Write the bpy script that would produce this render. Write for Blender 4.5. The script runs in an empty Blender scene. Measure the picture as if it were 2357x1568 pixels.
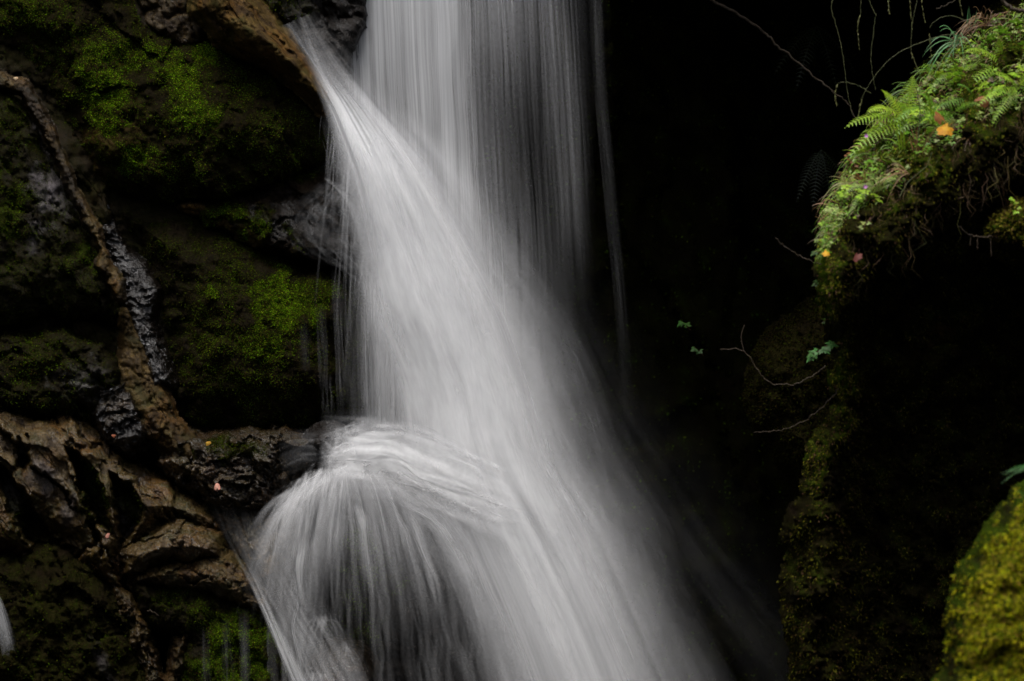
import bpy, math, random
import numpy as np
from mathutils import Vector

# ------------------------------------------------------------------ camera, sky, sun, exposure
SC = bpy.context.scene
COL = SC.collection
CZ = 3.0                                   # eye height above the pool
W12 = 7.5                                  # metres across the frame at 12 m

cam_d = bpy.data.cameras.new("camera")
cam_d.sensor_width = 36
cam_d.lens = 36 * 12 / W12
cam_d.clip_end = 500
cam_d.dof.use_dof = True
cam_d.dof.focus_distance = 11.9
cam_d.dof.aperture_fstop = 1.3
cam = bpy.data.objects.new("camera", cam_d)
cam.location = (0, 0, CZ)
cam.rotation_euler = (math.radians(90), 0, 0)
COL.objects.link(cam)
SC.camera = cam

SUN_EL, SUN_AZ = 71, 198
world = bpy.data.worlds.new("World")
SC.world = world
world.use_nodes = True
wn, wl = world.node_tree.nodes, world.node_tree.links
sky = wn.new("ShaderNodeTexSky")
sky.sky_type = 'NISHITA'
sky.sun_disc = False
sky.sun_elevation = math.radians(SUN_EL)
sky.sun_rotation = math.radians(SUN_AZ)
sky.dust_density = 4
hs = wn.new("ShaderNodeHueSaturation")     # overcast: the blue mostly taken out
hs.inputs['Saturation'].default_value = 0.6
bg = wn['Background']
bg.inputs['Strength'].default_value = 0.10
wl.new(sky.outputs[0], hs.inputs['Color'])
wl.new(hs.outputs[0], bg.inputs['Color'])

sun_d = bpy.data.lights.new("sun", 'SUN')
sun_d.energy = 1.5
sun_d.angle = math.radians(24)
sun_d.color = (1, .99, .98)
sun = bpy.data.objects.new("sun", sun_d)
e, a = math.radians(SUN_EL), math.radians(SUN_AZ)
sdir = Vector((math.cos(e) * math.sin(a), math.cos(e) * math.cos(a), math.sin(e)))
sun.rotation_euler = sdir.to_track_quat('Z', 'Y').to_euler()
sun.location = sdir * 30
COL.objects.link(sun)

SC.view_settings.view_transform = 'Standard'
SC.view_settings.look = 'None'
SC.view_settings.gamma = 1
SC.view_settings.exposure = 1.2
SC.render.engine = 'CYCLES'
SC.cycles.transparent_max_bounces = 48
SC.cycles.max_bounces = 5
SC.cycles.diffuse_bounces = 2
SC.cycles.glossy_bounces = 2
SC.cycles.sample_clamp_indirect = 4
SC.cycles.use_denoising = True

RNG = np.random.default_rng(7)
random.seed(7)


def P(x, y, Y):
    """A point at depth Y on the sight line of photo position (x, y), photo taken 2357 wide."""
    w = W12 * Y / 12 / 2357
    return np.stack([(x - 1178.5) * w, Y + 0 * x, (784 - y) * w + CZ], -1)


def p3(x, y, Y):
    return Vector(P(np.float64(x), np.float64(y), np.float64(Y)))


# ------------------------------------------------------------------ noise
def _hash(ix, iy, seed):
    h = (ix.astype(np.int64) * 374761393 + iy.astype(np.int64) * 668265263 + seed * 1442695041) & 0xffffffff
    h = ((h ^ (h >> 13)) * 1274126177) & 0xffffffff
    h = ((h ^ (h >> 16)) * 2246822519) & 0xffffffff
    return ((h ^ (h >> 15)) & 0xffffff) / float(0xffffff)


def perlin(x, y, seed=0):
    ix, iy = np.floor(x), np.floor(y)
    fx, fy = x - ix, y - iy
    u = fx * fx * fx * (fx * (fx * 6 - 15) + 10)
    v = fy * fy * fy * (fy * (fy * 6 - 15) + 10)

    def g(dx, dy):
        an = _hash(ix + dx, iy + dy, seed) * 2 * math.pi
        return np.cos(an) * (fx - dx) + np.sin(an) * (fy - dy)
    a = g(0, 0) * (1 - u) + g(1, 0) * u
    b = g(0, 1) * (1 - u) + g(1, 1) * u
    return (a * (1 - v) + b * v) * 1.5


def fbm(x, y, seed=0, oct=4, gain=.5):
    s, amp, f = 0, 1, 1
    for i in range(oct):
        s = s + amp * perlin(x * f, y * f, seed + i * 17)
        amp *= gain
        f *= 2.03
    return s


def ridged(x, y, seed=0, oct=4):
    s, amp, f = 0, 1, 1
    for i in range(oct):
        s = s + amp * (1 - 2 * np.abs(perlin(x * f, y * f, seed + i * 31)))
        amp *= .5
        f *= 2.1
    return s / 2


def facets(x, y, seed=0):
    """Broken stone: every cell is a plane with a tilt of its own; returns height and crack distance."""
    ix, iy = np.floor(x), np.floor(y)
    best = np.full(x.shape, 9.0)
    sec = np.full(x.shape, 9.0)
    val = np.zeros(x.shape)
    for dx in (-1, 0, 1):
        for dy in (-1, 0, 1):
            cx, cy = ix + dx, iy + dy
            px = cx + _hash(cx, cy, seed)
            py = cy + _hash(cx, cy, seed + 5)
            d = np.hypot(x - px, y - py)
            h = (_hash(cx, cy, seed + 9) - .5) + (_hash(cx, cy, seed + 11) - .5) * 1.6 * (x - px) \
                + (_hash(cx, cy, seed + 13) - .5) * 1.6 * (y - py)
            near = d < best
            sec = np.where(near, best, np.minimum(sec, d))
            val = np.where(near, h, val)
            best = np.where(near, d, best)
    return val, sec - best


def sstep(a, b, x):
    t = np.clip((x - a) / (b - a), 0, 1)
    return t * t * (3 - 2 * t)


def sdf(poly, x, y):
    """Signed distance to a closed outline, positive inside."""
    q = np.array(poly, float)
    n = len(q)
    d2 = np.full(x.shape, 1e18)
    ins = np.zeros(x.shape, bool)
    for i in range(n):
        a, b = q[i], q[(i + 1) % n]
        ab = b - a
        t = np.clip(((x - a[0]) * ab[0] + (y - a[1]) * ab[1]) / (ab @ ab + 1e-9), 0, 1)
        d2 = np.minimum(d2, (x - a[0] - t * ab[0]) ** 2 + (y - a[1] - t * ab[1]) ** 2)
        c = (a[1] > y) != (b[1] > y)
        xi = a[0] + (y - a[1]) / (ab[1] if abs(ab[1]) > 1e-9 else 1e-9) * ab[0]
        ins ^= c & (x < xi)
    d = np.sqrt(d2)
    return np.where(ins, d, -d)


# ------------------------------------------------------------------ objects
def mesh_obj(name, verts, faces, mat, parent=None, smooth=True, attrs=None, uv=None):
    me = bpy.data.meshes.new(name)
    verts = np.asarray(verts, np.float32)
    faces = np.asarray(faces, np.int32)
    k = faces.shape[1]
    me.vertices.add(len(verts))
    me.vertices.foreach_set('co', verts.ravel())
    me.loops.add(faces.size)
    me.loops.foreach_set('vertex_index', faces.ravel())
    me.polygons.add(len(faces))
    me.polygons.foreach_set('loop_start', np.arange(0, faces.size, k, dtype=np.int32))
    if smooth:
        me.polygons.foreach_set('use_smooth', np.ones(len(faces), bool))
    for an, av in (attrs or {}).items():
        av = np.asarray(av, np.float32)
        if av.ndim == 2:
            at = me.attributes.new(an, 'FLOAT_COLOR', 'POINT')
            at.data.foreach_set('color', av.ravel())
        else:
            at = me.attributes.new(an, 'FLOAT', 'POINT')
            at.data.foreach_set('value', av)
    if uv is not None:
        l = me.uv_layers.new(name='flow')
        l.data.foreach_set('uv', np.asarray(uv, np.float32)[faces.ravel()].ravel())
    me.materials.append(mat)
    me.update(calc_edges=True)
    o = bpy.data.objects.new(name, me)
    COL.objects.link(o)
    if parent:
        o.parent = parent
    return o


def tag(o, label=None, cat=None, group=None, kind=None):
    for k, v in (('label', label), ('category', cat), ('group', group), ('kind', kind)):
        if v:
            o[k] = v
    return o


def empty(name, loc=(0, 0, 0)):
    o = bpy.data.objects.new(name, None)
    o.empty_display_size = .1
    o.location = loc
    COL.objects.link(o)
    return o


# ------------------------------------------------------------------ materials
def new_mat(name):
    m = bpy.data.materials.new(name)
    m.use_nodes = True
    nt = m.node_tree
    nt.nodes.clear()
    return m, nt.nodes, nt.links


def noise_node(N, L, vec, scale, detail=4, rough=.55):
    n = N.new('ShaderNodeTexNoise')
    n.inputs['Scale'].default_value = scale
    n.inputs['Detail'].default_value = detail
    n.inputs['Roughness'].default_value = rough
    L.new(vec, n.inputs['Vector'])
    return n.outputs['Fac']


def rng_node(N, L, v, a, b, c=0., d=1.):
    n = N.new('ShaderNodeMapRange')
    for i, q in zip((1, 2, 3, 4), (a, b, c, d)):
        n.inputs[i].default_value = q
    L.new(v, n.inputs[0])
    return n.outputs[0]


def mix_node(N, L, f, a, b):
    n = N.new('ShaderNodeMix')
    n.data_type = 'RGBA'
    for v, i in ((f, 0), (a, 6), (b, 7)):
        if isinstance(v, (tuple, float)):
            n.inputs[i].default_value = v if isinstance(v, float) else (*v, 1)
        else:
            L.new(v, n.inputs[i])
    return n.outputs[2]


def math_node(N, L, op, a, b=0., clamp=False):
    n = N.new('ShaderNodeMath')
    n.operation = op
    n.use_clamp = clamp
    for i, v in enumerate((a, b)):
        if isinstance(v, (int, float)):
            n.inputs[i].default_value = v
        else:
            L.new(v, n.inputs[i])
    return n.outputs[0]


def attr_node(N, name, color=False):
    n = N.new('ShaderNodeAttribute')
    n.attribute_name = name
    return n.outputs['Color' if color else 'Fac']


def rock_material():
    m, N, L = new_mat('wet_stone')
    geo = N.new('ShaderNodeNewGeometry').outputs['Position']
    moss, tan, wet, grey = (attr_node(N, k) for k in ('moss', 'tan', 'wet', 'grey'))
    mp = N.new('ShaderNodeMapping')            # the beds dip to the lower right: grain drawn out along them
    mp.vector_type = 'TEXTURE'
    mp.inputs['Rotation'].default_value = (0, math.radians(58), 0)
    mp.inputs['Scale'].default_value = (4.5, 1.6, 1)
    L.new(geo, mp.inputs[0])
    bed = mp.outputs[0]
    big = noise_node(N, L, geo, 3.0, 6)
    mid = noise_node(N, L, bed, 22, 6, .65)
    fine = noise_node(N, L, geo, 75, 5, .7)
    grit = noise_node(N, L, geo, 190, 3, .6)
    dark = mix_node(N, L, rng_node(N, L, fine, .36, .66), (.0020, .0016, .0011), (.010, .0065, .0038))
    tanc = mix_node(N, L, rng_node(N, L, mid, .36, .66), (.030, .018, .005), (.115, .074, .022))
    tanc = mix_node(N, L, rng_node(N, L, big, .50, .62, 0, .6), tanc, (.115, .052, .012))
    tanc = mix_node(N, L, rng_node(N, L, fine, .38, .5, .8, 0), tanc, (.012, .008, .005))
    tanc = mix_node(N, L, rng_node(N, L, grit, .58, .7, 0, .4), tanc, (.12, .080, .036))
    wv = N.new('ShaderNodeVectorMath')
    wv.operation = 'ADD'
    wz = N.new('ShaderNodeTexNoise')
    wz.inputs['Scale'].default_value = 9
    wz.inputs['Detail'].default_value = 3
    L.new(bed, wz.inputs['Vector'])
    ws = N.new('ShaderNodeVectorMath')
    ws.operation = 'SCALE'
    ws.inputs['Scale'].default_value = .12
    L.new(wz.outputs['Color'], ws.inputs[0])
    L.new(bed, wv.inputs[0])
    L.new(ws.outputs[0], wv.inputs[1])
    vo = N.new('ShaderNodeTexVoronoi')
    vo.feature = 'DISTANCE_TO_EDGE'
    vo.inputs['Scale'].default_value = 7.5
    L.new(wv.outputs[0], vo.inputs['Vector'])
    crack = rng_node(N, L, vo.outputs['Distance'], .0, .035, 1, 0)
    crack = math_node(N, L, 'MULTIPLY', crack, rng_node(N, L, big, .42, .58))
    patch = noise_node(N, L, geo, 6.5, 5, .6)
    tanc = mix_node(N, L, rng_node(N, L, patch, .52, .64, 0, .75), tanc, (.030, .028, .008))
    tanc = mix_node(N, L, rng_node(N, L, patch, .48, .36, 0, .7), tanc, (.030, .019, .012))
    tanc = mix_node(N, L, math_node(N, L, 'MULTIPLY', crack, .85), tanc, (.006, .004, .003))
    gr = mix_node(N, L, rng_node(N, L, grit, .35, .6), (.020, .017, .017), (.13, .115, .118))
    mo = mix_node(N, L, rng_node(N, L, grit, .38, .62), (.004, .0045, .001), (.022, .026, .004))
    mo = mix_node(N, L, rng_node(N, L, fine, .5, .68), mo, (.020, .012, .004))
    mo = mix_node(N, L, rng_node(N, L, moss, .55, 1., 0, .6), mo, (.030, .055, .003))
    c = mix_node(N, L, tan, dark, tanc)
    c = mix_node(N, L, grey, c, gr)
    c = mix_node(N, L, moss, c, mo)
    bs = N.new('ShaderNodeBsdfPrincipled')
    L.new(c, bs.inputs['Base Color'])
    r = rng_node(N, L, fine, .3, .7, .40, .75)
    r = math_node(N, L, 'SUBTRACT', r, math_node(N, L, 'MULTIPLY', wet, .36))
    film = math_node(N, L, 'MULTIPLY', rng_node(N, L, mid, .46, .58), wet)
    r = math_node(N, L, 'SUBTRACT', r, math_node(N, L, 'MULTIPLY', film, .22))
    r = math_node(N, L, 'ADD', r, math_node(N, L, 'MULTIPLY', moss, .35), True)
    L.new(r, bs.inputs['Roughness'])
    sp = math_node(N, L, 'MULTIPLY', math_node(N, L, 'SUBTRACT', 1.0, moss, True),
                   math_node(N, L, 'ADD', math_node(N, L, 'MULTIPLY', math_node(N, L, 'MULTIPLY', wet, wet), math_node(N, L, 'ADD', math_node(N, L, 'MULTIPLY', film, .5), .35)), .0))
    L.new(sp, bs.inputs['Specular IOR Level'])
    h = math_node(N, L, 'ADD', math_node(N, L, 'MULTIPLY', mid, .007), math_node(N, L, 'MULTIPLY', fine, .010))
    h = math_node(N, L, 'ADD', h, math_node(N, L, 'MULTIPLY', grit, .0035))
    h = math_node(N, L, 'SUBTRACT', h, math_node(N, L, 'MULTIPLY', crack, .012))
    bp = N.new('ShaderNodeBump')
    bp.inputs['Strength'].default_value = 1
    bp.inputs['Distance'].default_value = 1
    L.new(h, bp.inputs['Height'])
    L.new(bp.outputs[0], bs.inputs['Normal'])
    out = N.new('ShaderNodeOutputMaterial')
    L.new(bs.outputs[0], out.inputs[0])
    return m


def leaf_material(name, rough=.5, trans=.35, spec=.3):
    m, N, L = new_mat(name)
    c = attr_node(N, 'tint', True)
    bs = N.new('ShaderNodeBsdfPrincipled')
    L.new(c, bs.inputs['Base Color'])
    bs.inputs['Roughness'].default_value = rough
    bs.inputs['Specular IOR Level'].default_value = spec
    tr = N.new('ShaderNodeBsdfTranslucent')
    L.new(c, tr.inputs['Color'])
    mx = N.new('ShaderNodeMixShader')
    mx.inputs[0].default_value = trans
    L.new(bs.outputs[0], mx.inputs[1])
    L.new(tr.outputs[0], mx.inputs[2])
    out = N.new('ShaderNodeOutputMaterial')
    L.new(mx.outputs[0], out.inputs[0])
    return m


def water_material(name, fu=22., fv=.55, contrast=1.0, clump=.6):
    """Falling white water: droplets in streaks along the flow; 'dens' says how much of it there is."""
    m, N, L = new_mat(name)
    uv = N.new('ShaderNodeUVMap')
    uv.uv_map = 'flow'

    def streak(su, sv, detail, rough):
        mp = N.new('ShaderNodeMapping')
        mp.inputs['Scale'].default_value = (su, sv, 1)
        L.new(uv.outputs[0], mp.inputs[0])
        return noise_node(N, L, mp.outputs[0], 1.0, detail, rough)
    n1 = streak(fu, fv, 3.5, .62)
    n2 = streak(fu * .22, fv * .9, 2, .5)
    n3 = streak(fu * 3.2, fv * 1.8, 2, .5)
    dens = attr_node(N, 'dens')
    open_ = attr_node(N, 'room')              # how far the whole stream is from solid white
    s1 = rng_node(N, L, n1, .30, .70, 0, 1)
    s2 = rng_node(N, L, n2, .30, .70, 0, 1)
    s3 = rng_node(N, L, n3, .30, .70, .0, 1)
    s = math_node(N, L, 'ADD', math_node(N, L, 'MULTIPLY', s1, .55), math_node(N, L, 'MULTIPLY', s2, .45 * clump))
    s = math_node(N, L, 'ADD', s, math_node(N, L, 'MULTIPLY', s3, .22))
    s = math_node(N, L, 'SUBTRACT', s, .38 + .225 * clump)            # about -0.5 .. 0.5 round zero
    soft = math_node(N, L, 'MULTIPLY', s, 2.6 * contrast)
    room = math_node(N, L, 'POWER', open_, .8)
    f = math_node(N, L, 'ADD', math_node(N, L, 'MULTIPLY', soft, room), 1.0)
    al = math_node(N, L, 'MULTIPLY', dens, math_node(N, L, 'MAXIMUM', f, .04), True)
    df = N.new('ShaderNodeBsdfDiffuse')
    df.inputs['Color'].default_value = (.80, .80, .80, 1)
    tl = N.new('ShaderNodeBsdfTranslucent')
    tl.inputs['Color'].default_value = (.80, .80, .80, 1)
    mx = N.new('ShaderNodeMixShader')
    mx.inputs[0].default_value = .45
    L.new(df.outputs[0], mx.inputs[1])
    L.new(tl.outputs[0], mx.inputs[2])
    tp = N.new('ShaderNodeBsdfTransparent')
    m2 = N.new('ShaderNodeMixShader')
    L.new(al, m2.inputs[0])
    L.new(tp.outputs[0], m2.inputs[1])
    L.new(mx.outputs[0], m2.inputs[2])
    out = N.new('ShaderNodeOutputMaterial')
    L.new(m2.outputs[0], out.inputs[0])
    return m


def plain_material(name, c1, c2, rough=.6, scale=40., spec=.3):
    m, N, L = new_mat(name)
    geo = N.new('ShaderNodeNewGeometry').outputs['Position']
    n = noise_node(N, L, geo, scale, 4)
    bs = N.new('ShaderNodeBsdfPrincipled')
    L.new(mix_node(N, L, rng_node(N, L, n, .35, .65), c1, c2), bs.inputs['Base Color'])
    bs.inputs['Roughness'].default_value = rough
    bs.inputs['Specular IOR Level'].default_value = spec
    bp = N.new('ShaderNodeBump')
    bp.inputs['Distance'].default_value = .004
    L.new(n, bp.inputs['Height'])
    L.new(bp.outputs[0], bs.inputs['Normal'])
    out = N.new('ShaderNodeOutputMaterial')
    L.new(bs.outputs[0], out.inputs[0])
    return m


M_ROCK = rock_material()
M_LEAF = leaf_material('leaf_green', .45, .35)
M_MOSS = leaf_material('moss_leaf', .9, .25, 0.)
M_DRY = leaf_material('dry_leaf', .7, .3)
M_WATER = water_material('white_water', 46, .32, 1.5, .55)
M_JET = water_material('solid_white_water', 60, .3, .5, .2)
M_FAN = water_material('thin_white_water', 34, .6, 2.2, .7)
M_VEIL = water_material('water_veil', 26, 1.0, 1.7, .9)
M_MIST = water_material('water_mist', 7, 1.6, .7, .8)
M_PUFF = water_material('foam_mist', 7, 6., .6, .8)
M_FOAM = water_material('foam', 14, 9., 2.6, .9)
M_TWIG = plain_material('twig_bark', (.012, .008, .004), (.050, .033, .017), .7, 90)
M_STEM = plain_material('grass_stem', (.035, .045, .012), (.10, .10, .04), .6, 60)
M_FLOWER = plain_material('pink_petal', (.45, .16, .42), (.6, .28, .55), .6, 80)


# ------------------------------------------------------------------ rocks
def blobs(lst, x, y, seed, soft=.5, nz=60., amp=.9):
    """Patches given as (x, y, rx, ry, turn, amount), frayed by noise."""
    out = np.zeros(x.shape)
    n = fbm(x / nz, y / nz, seed, 5, .6)
    for bx, by, rx, ry, rot, v in lst:
        c, s = math.cos(math.radians(rot)), math.sin(math.radians(rot))
        u = ((x - bx) * c + (y - by) * s) / rx
        w = (-(x - bx) * s + (y - by) * c) / ry
        r = np.sqrt(u * u + w * w) + n * amp
        out = np.maximum(out, v * sstep(1 + soft * 1.2, 1 - soft * 1.5, r))
    return out


def moss_cover(pts, nor, dens, count, parent, seed, size=.011, hang=.5, bright=1.0, palette=None, long=1.7,
               light=None, name='moss'):
    r = np.random.default_rng(seed)
    w = dens / dens.sum()
    idx = r.choice(len(pts), count, p=w)
    sp = .012
    t = r.normal(size=(count, 3))
    nn = nor[idx]
    t -= nn * (t * nn).sum(1, keepdims=True)
    c = pts[idx] + t * sp * .6 + nn * r.uniform(0, size * .8, (count, 1))
    d = r.normal(size=(count, 3)) * .8 + nn * .9 + np.array([0, 0, -hang])
    d /= np.linalg.norm(d, axis=1, keepdims=True)
    side = np.cross(d, r.normal(size=(count, 3)))
    side /= np.linalg.norm(side, axis=1, keepdims=True) + 1e-9
    L = size * r.uniform(.6, 1.5, (count, 1))
    Wd = L / long * .5
    v = np.stack([c, c + d * L * .45 + side * Wd, c + d * L, c + d * L * .5 - side * Wd], 1).reshape(-1, 3)
    f = np.arange(count * 4).reshape(-1, 4)
    pal = np.array(palette or [(.13, .26, .006), (.075, .16, .005), (.20, .27, .010), (.05, .045, .008), (.07, .04, .012)])
    pr = np.array([.24, .27, .11, .22, .16])[:len(pal)]
    k = r.choice(len(pal), count, p=pr / pr.sum())
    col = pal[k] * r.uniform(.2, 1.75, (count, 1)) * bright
    if light is not None:                     # older moss is browner where the patch thins out
        g = light[idx][:, None]
        col = col * (.12 + 1.05 * g ** 1.3) + np.array([.016, .011, .003]) * (1 - g)
    col = np.concatenate([col, np.ones((count, 1))], 1)
    return mesh_obj(name, v, f, M_MOSS, parent, False, {'tint': np.repeat(col * .8, 4, 0)})


def rock(name, label, cat, poly, Y0, bulge, r=90., tilt=(0, -.0006), step=4., edge=9., fac=(0, 80, 0, 2.2),
         rid=(0, 60), nz=(.05, 70), moss=(), tan=(), wet=(), grey=(), clefts=(), depth=None, mossn=0, moss_kw=None,
         back=.32, mg=26, flat=False, group=None, kind=None, base_moss=0., base_tan=0., base_wet=.3, moss_amp=.9, mossz=60.):
    seed = abs(hash_name(name + str(poly[0]) + str(Y0))) % 9999
    q = np.array(poly, float)
    xs = np.arange(q[:, 0].min() - mg, q[:, 0].max() + mg + step, step)
    ys = np.arange(q[:, 1].min() - mg, q[:, 1].max() + mg + step, step)
    x, y = np.meshgrid(xs, ys)
    d = sdf(poly, x, y) + edge * fbm(x / 45, y / 45, seed, 4)
    t = np.clip(d / r, 0, 1)
    prof = (1 - (1 - t) ** 1.6 if flat else np.sqrt(1 - (1 - t) ** 2))
    cx, cy = q[:, 0].mean(), q[:, 1].mean()
    Y = Y0 - bulge * prof + tilt[0] * (x - cx) + tilt[1] * (y - cy)
    crack = np.ones_like(x)
    if fac[0]:
        c, s = math.cos(math.radians(fac[2])), math.sin(math.radians(fac[2]))
        wx, wy = x + 14 * fbm(x / 50, y / 50, seed + 3, 3), y + 14 * fbm(x / 50, y / 50, seed + 4, 3)
        u, w = (wx * c + wy * s) / (fac[1] * fac[3]), (-wx * s + wy * c) / fac[1]
        h1, e1 = facets(u, w, seed)
        h2, e2 = facets(u * 2.7, w * 2.7, seed + 50)
        crack = sstep(0, .10, e1)
        Y = Y - fac[0] * (h1 + .4 * h2) + fac[0] * .35 * (1 - crack)
    if rid[0]:
        Y = Y - rid[0] * ridged(x / rid[1], y / rid[1], seed + 8, 4)
    Y = Y - nz[0] * fbm(x / nz[1], y / nz[1], seed + 1, 5, .55)
    Y = Y - .006 * fbm(x / 9, y / 9, seed + 2, 2)
    dark = np.zeros_like(x)
    for cp, amt in clefts:
        cd = sdf(cp, x, y) + 6 * fbm(x / 25, y / 25, seed + 5, 3)
        k = sstep(-4, 14, cd)
        Y = Y + amt * k
        dark = np.maximum(dark, k)
    if depth is not None:
        Y = Y + depth(x, y, d)
    Y = Y + np.clip(-d, 0, mg) * (back / mg)
    v = P(x, y, Y)
    keep = d > -mg
    kc = keep[:-1, :-1] | keep[1:, :-1] | keep[:-1, 1:] | keep[1:, 1:]
    id_ = np.arange(x.size).reshape(x.shape)
    f = np.stack([id_[:-1, :-1], id_[1:, :-1], id_[1:, 1:], id_[:-1, 1:]], -1)[kc]
    gx, gy = np.gradient(v, axis=1), np.gradient(v, axis=0)
    nor = np.cross(gy, gx)
    area = np.linalg.norm(nor, axis=-1)
    nor /= np.linalg.norm(nor, axis=-1, keepdims=True) + 1e-12
    nor *= np.where(nor[..., 1:2] > 0, -1, 1)
    mo = np.maximum(blobs(moss, x, y, seed + 20, .5, mossz, moss_amp) if moss else 0 * x, base_moss * (fbm(x / 50, y / 50, seed + 21) * .5 + .5).clip(0, 1))
    ta = np.maximum(blobs(tan, x, y, seed + 30, .4, 50) if tan else 0 * x, base_tan) * (1 - dark)
    we = np.maximum(blobs(wet, x, y, seed + 40, .5, 40) if wet else 0 * x, base_wet)
    gr = blobs(grey, x, y, seed + 60, .35, 30, .6) if grey else 0 * x
    used = np.unique(f)
    remap = np.full(x.size, -1)
    remap[used] = np.arange(len(used))
    V = v.reshape(-1, 3)[used]
    o = mesh_obj(name, V, remap[f], M_ROCK, None, True,
                 {k: a.ravel()[used] for k, a in (('moss', np.clip(mo * 1.2, 0, 1)), ('tan', ta), ('wet', we), ('grey', gr))})
    tag(o, label, cat, group, kind)
    if mossn:
        ok = (d > -mg * .9).ravel()[used]
        dens = mo.ravel()[used] ** 1.6 * ok * np.clip(area.ravel()[used] / np.median(area), .3, 6) + 1e-12
        moss_cover(V, nor.reshape(-1, 3)[used], dens, mossn, o, seed + 70,
                   light=np.clip(mo.ravel()[used] * 1.1, 0, 1), **(moss_kw or {}))
    return o


def hash_name(s):
    h = 7
    for ch in s:
        h = (h * 131 + ord(ch)) & 0x7fffffff
    return h


def ell(cx, cy, rx, ry, n=18):
    return [(cx + rx * math.cos(i * 2 * math.pi / n), cy + ry * math.sin(i * 2 * math.pi / n)) for i in range(n)]


# ---- the setting: gorge walls behind everything
rock('cliff', None, None, [(-700, -700), (900, -700), (950, 300), (950, 1000), (900, 1900), (-700, 1900)], 13.1, .1, 200,
     (0, 0), 5, fac=(.10, 90, 58, 3.2), nz=(.06, 90), kind='structure', base_wet=.35, base_tan=.08, base_moss=.45, mossn=60000, moss_kw=dict(bright=.5, size=.009),
     depth=lambda x, y, d: .0011 * np.clip(x - 700, -1000, 200) - .0006 * (y - 400))
rock('cliff_back', None, None, [(650, -260), (3100, -260), (3100, 1900), (650, 1900)], 15.6, .3, 200,
     (0, 0), 12, fac=(.3, 220, 80, 2.), nz=(.15, 160), kind='structure', base_wet=.15, base_moss=.7, moss_kw=dict(size=.026, bright=.5, hang=1.2),
     moss=[(1480, 60, 160, 120, 0, .5), (1600, 750, 160, 120, 0, .4)], mossn=50000)


def slab_mesh(name, x0, x1, yf, yb, zf, zb, top, seed, n=40):
    """Overhanging ledge of bedrock: an underside, a front face and a top."""
    u = np.linspace(0, 1, n)
    prof = [(yb, zb), (yf + .6, zf + .12), (yf + .1, zf), (yf, zf + .25), (yf + .15, zf + .9), (yf + .5, top), (yb + 2, top + .6)]
    X = np.linspace(x0, x1, n)
    v = []
    for j, (yy, zz) in enumerate(prof):
        nzv = fbm(X * 1.7, np.full(n, j * 1.3), seed, 4)
        v.append(np.stack([X, yy + .18 * nzv, zz + .10 * fbm(X * 2.3, np.full(n, j * 2.1), seed + 4, 4)], -1))
    v = np.concatenate(v)
    id_ = np.arange(n * len(prof)).reshape(len(prof), n)
    f = np.stack([id_[:-1, :-1], id_[1:, :-1], id_[1:, 1:], id_[:-1, 1:]], -1).reshape(-1, 4)
    z = np.zeros(len(v))
    o = mesh_obj(name, v, f, M_ROCK, None, True, {'moss': z + .3, 'tan': z, 'wet': z, 'grey': z})
    return tag(o, kind='structure')


slab_mesh('cliff_overhang', .9, 7.5, 10.0, 16.5, 5.62, 6.4, 9.5, 3)
slab_mesh('cliff_lip', -2.2, .75, 13.35, 16.5, 6.1, 6.7, 7.5, 5)


def wall_mesh(name, pts, z0, z1, lean):
    n = 30
    pts = np.array(pts, float)
    tt = np.linspace(0, len(pts) - 1, n)
    bx = np.interp(tt, range(len(pts)), pts[:, 0])
    by = np.interp(tt, range(len(pts)), pts[:, 1])
    zz = np.linspace(0, 1, 14)
    v = np.stack([bx[None] + lean[0] * zz[:, None], by[None] + lean[1] * zz[:, None], z0 + (z1 - z0) * zz[:, None] + 0 * bx[None]], -1)
    v[..., 0] += .35 * fbm(tt[None] * 3 + 0 * zz[:, None], zz[:, None] * 6 + 0 * tt[None], 3, 4)
    v[..., 1] += .35 * fbm(tt[None] * 3 + 0 * zz[:, None], zz[:, None] * 6 + 0 * tt[None], 9, 4)
    id_ = np.arange(n * 14).reshape(14, n)
    f = np.stack([id_[:-1, :-1], id_[1:, :-1], id_[1:, 1:], id_[:-1, 1:]], -1).reshape(-1, 4)
    z = np.zeros(n * 14)
    return tag(mesh_obj(name, v.reshape(-1, 3), f, M_ROCK, None, True, {'moss': z + .4, 'tan': z, 'wet': z, 'grey': z}), kind='structure')


wall_mesh('cliff_gorge', [(6.2, 17), (5.0, 10.5), (4.6, 6), (4.8, 0), (4.2, -4), (0, -6), (-5, -4.5), (-6, 1), (-6, 7), (-6.5, 13)], -1, 8.5, (0, 0))

# pool under the fall, just below the frame
me_v = np.array([(-6, -3, -.35), (6, -3, -.35), (6, 16, -.35), (-6, 16, -.35)])
M_POOL = plain_material('pool_water', (.006, .008, .008), (.012, .014, .013), .12, 6, .5)
tag(mesh_obj('water', me_v, [[0, 1, 2, 3]], M_POOL), kind='structure')

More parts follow.
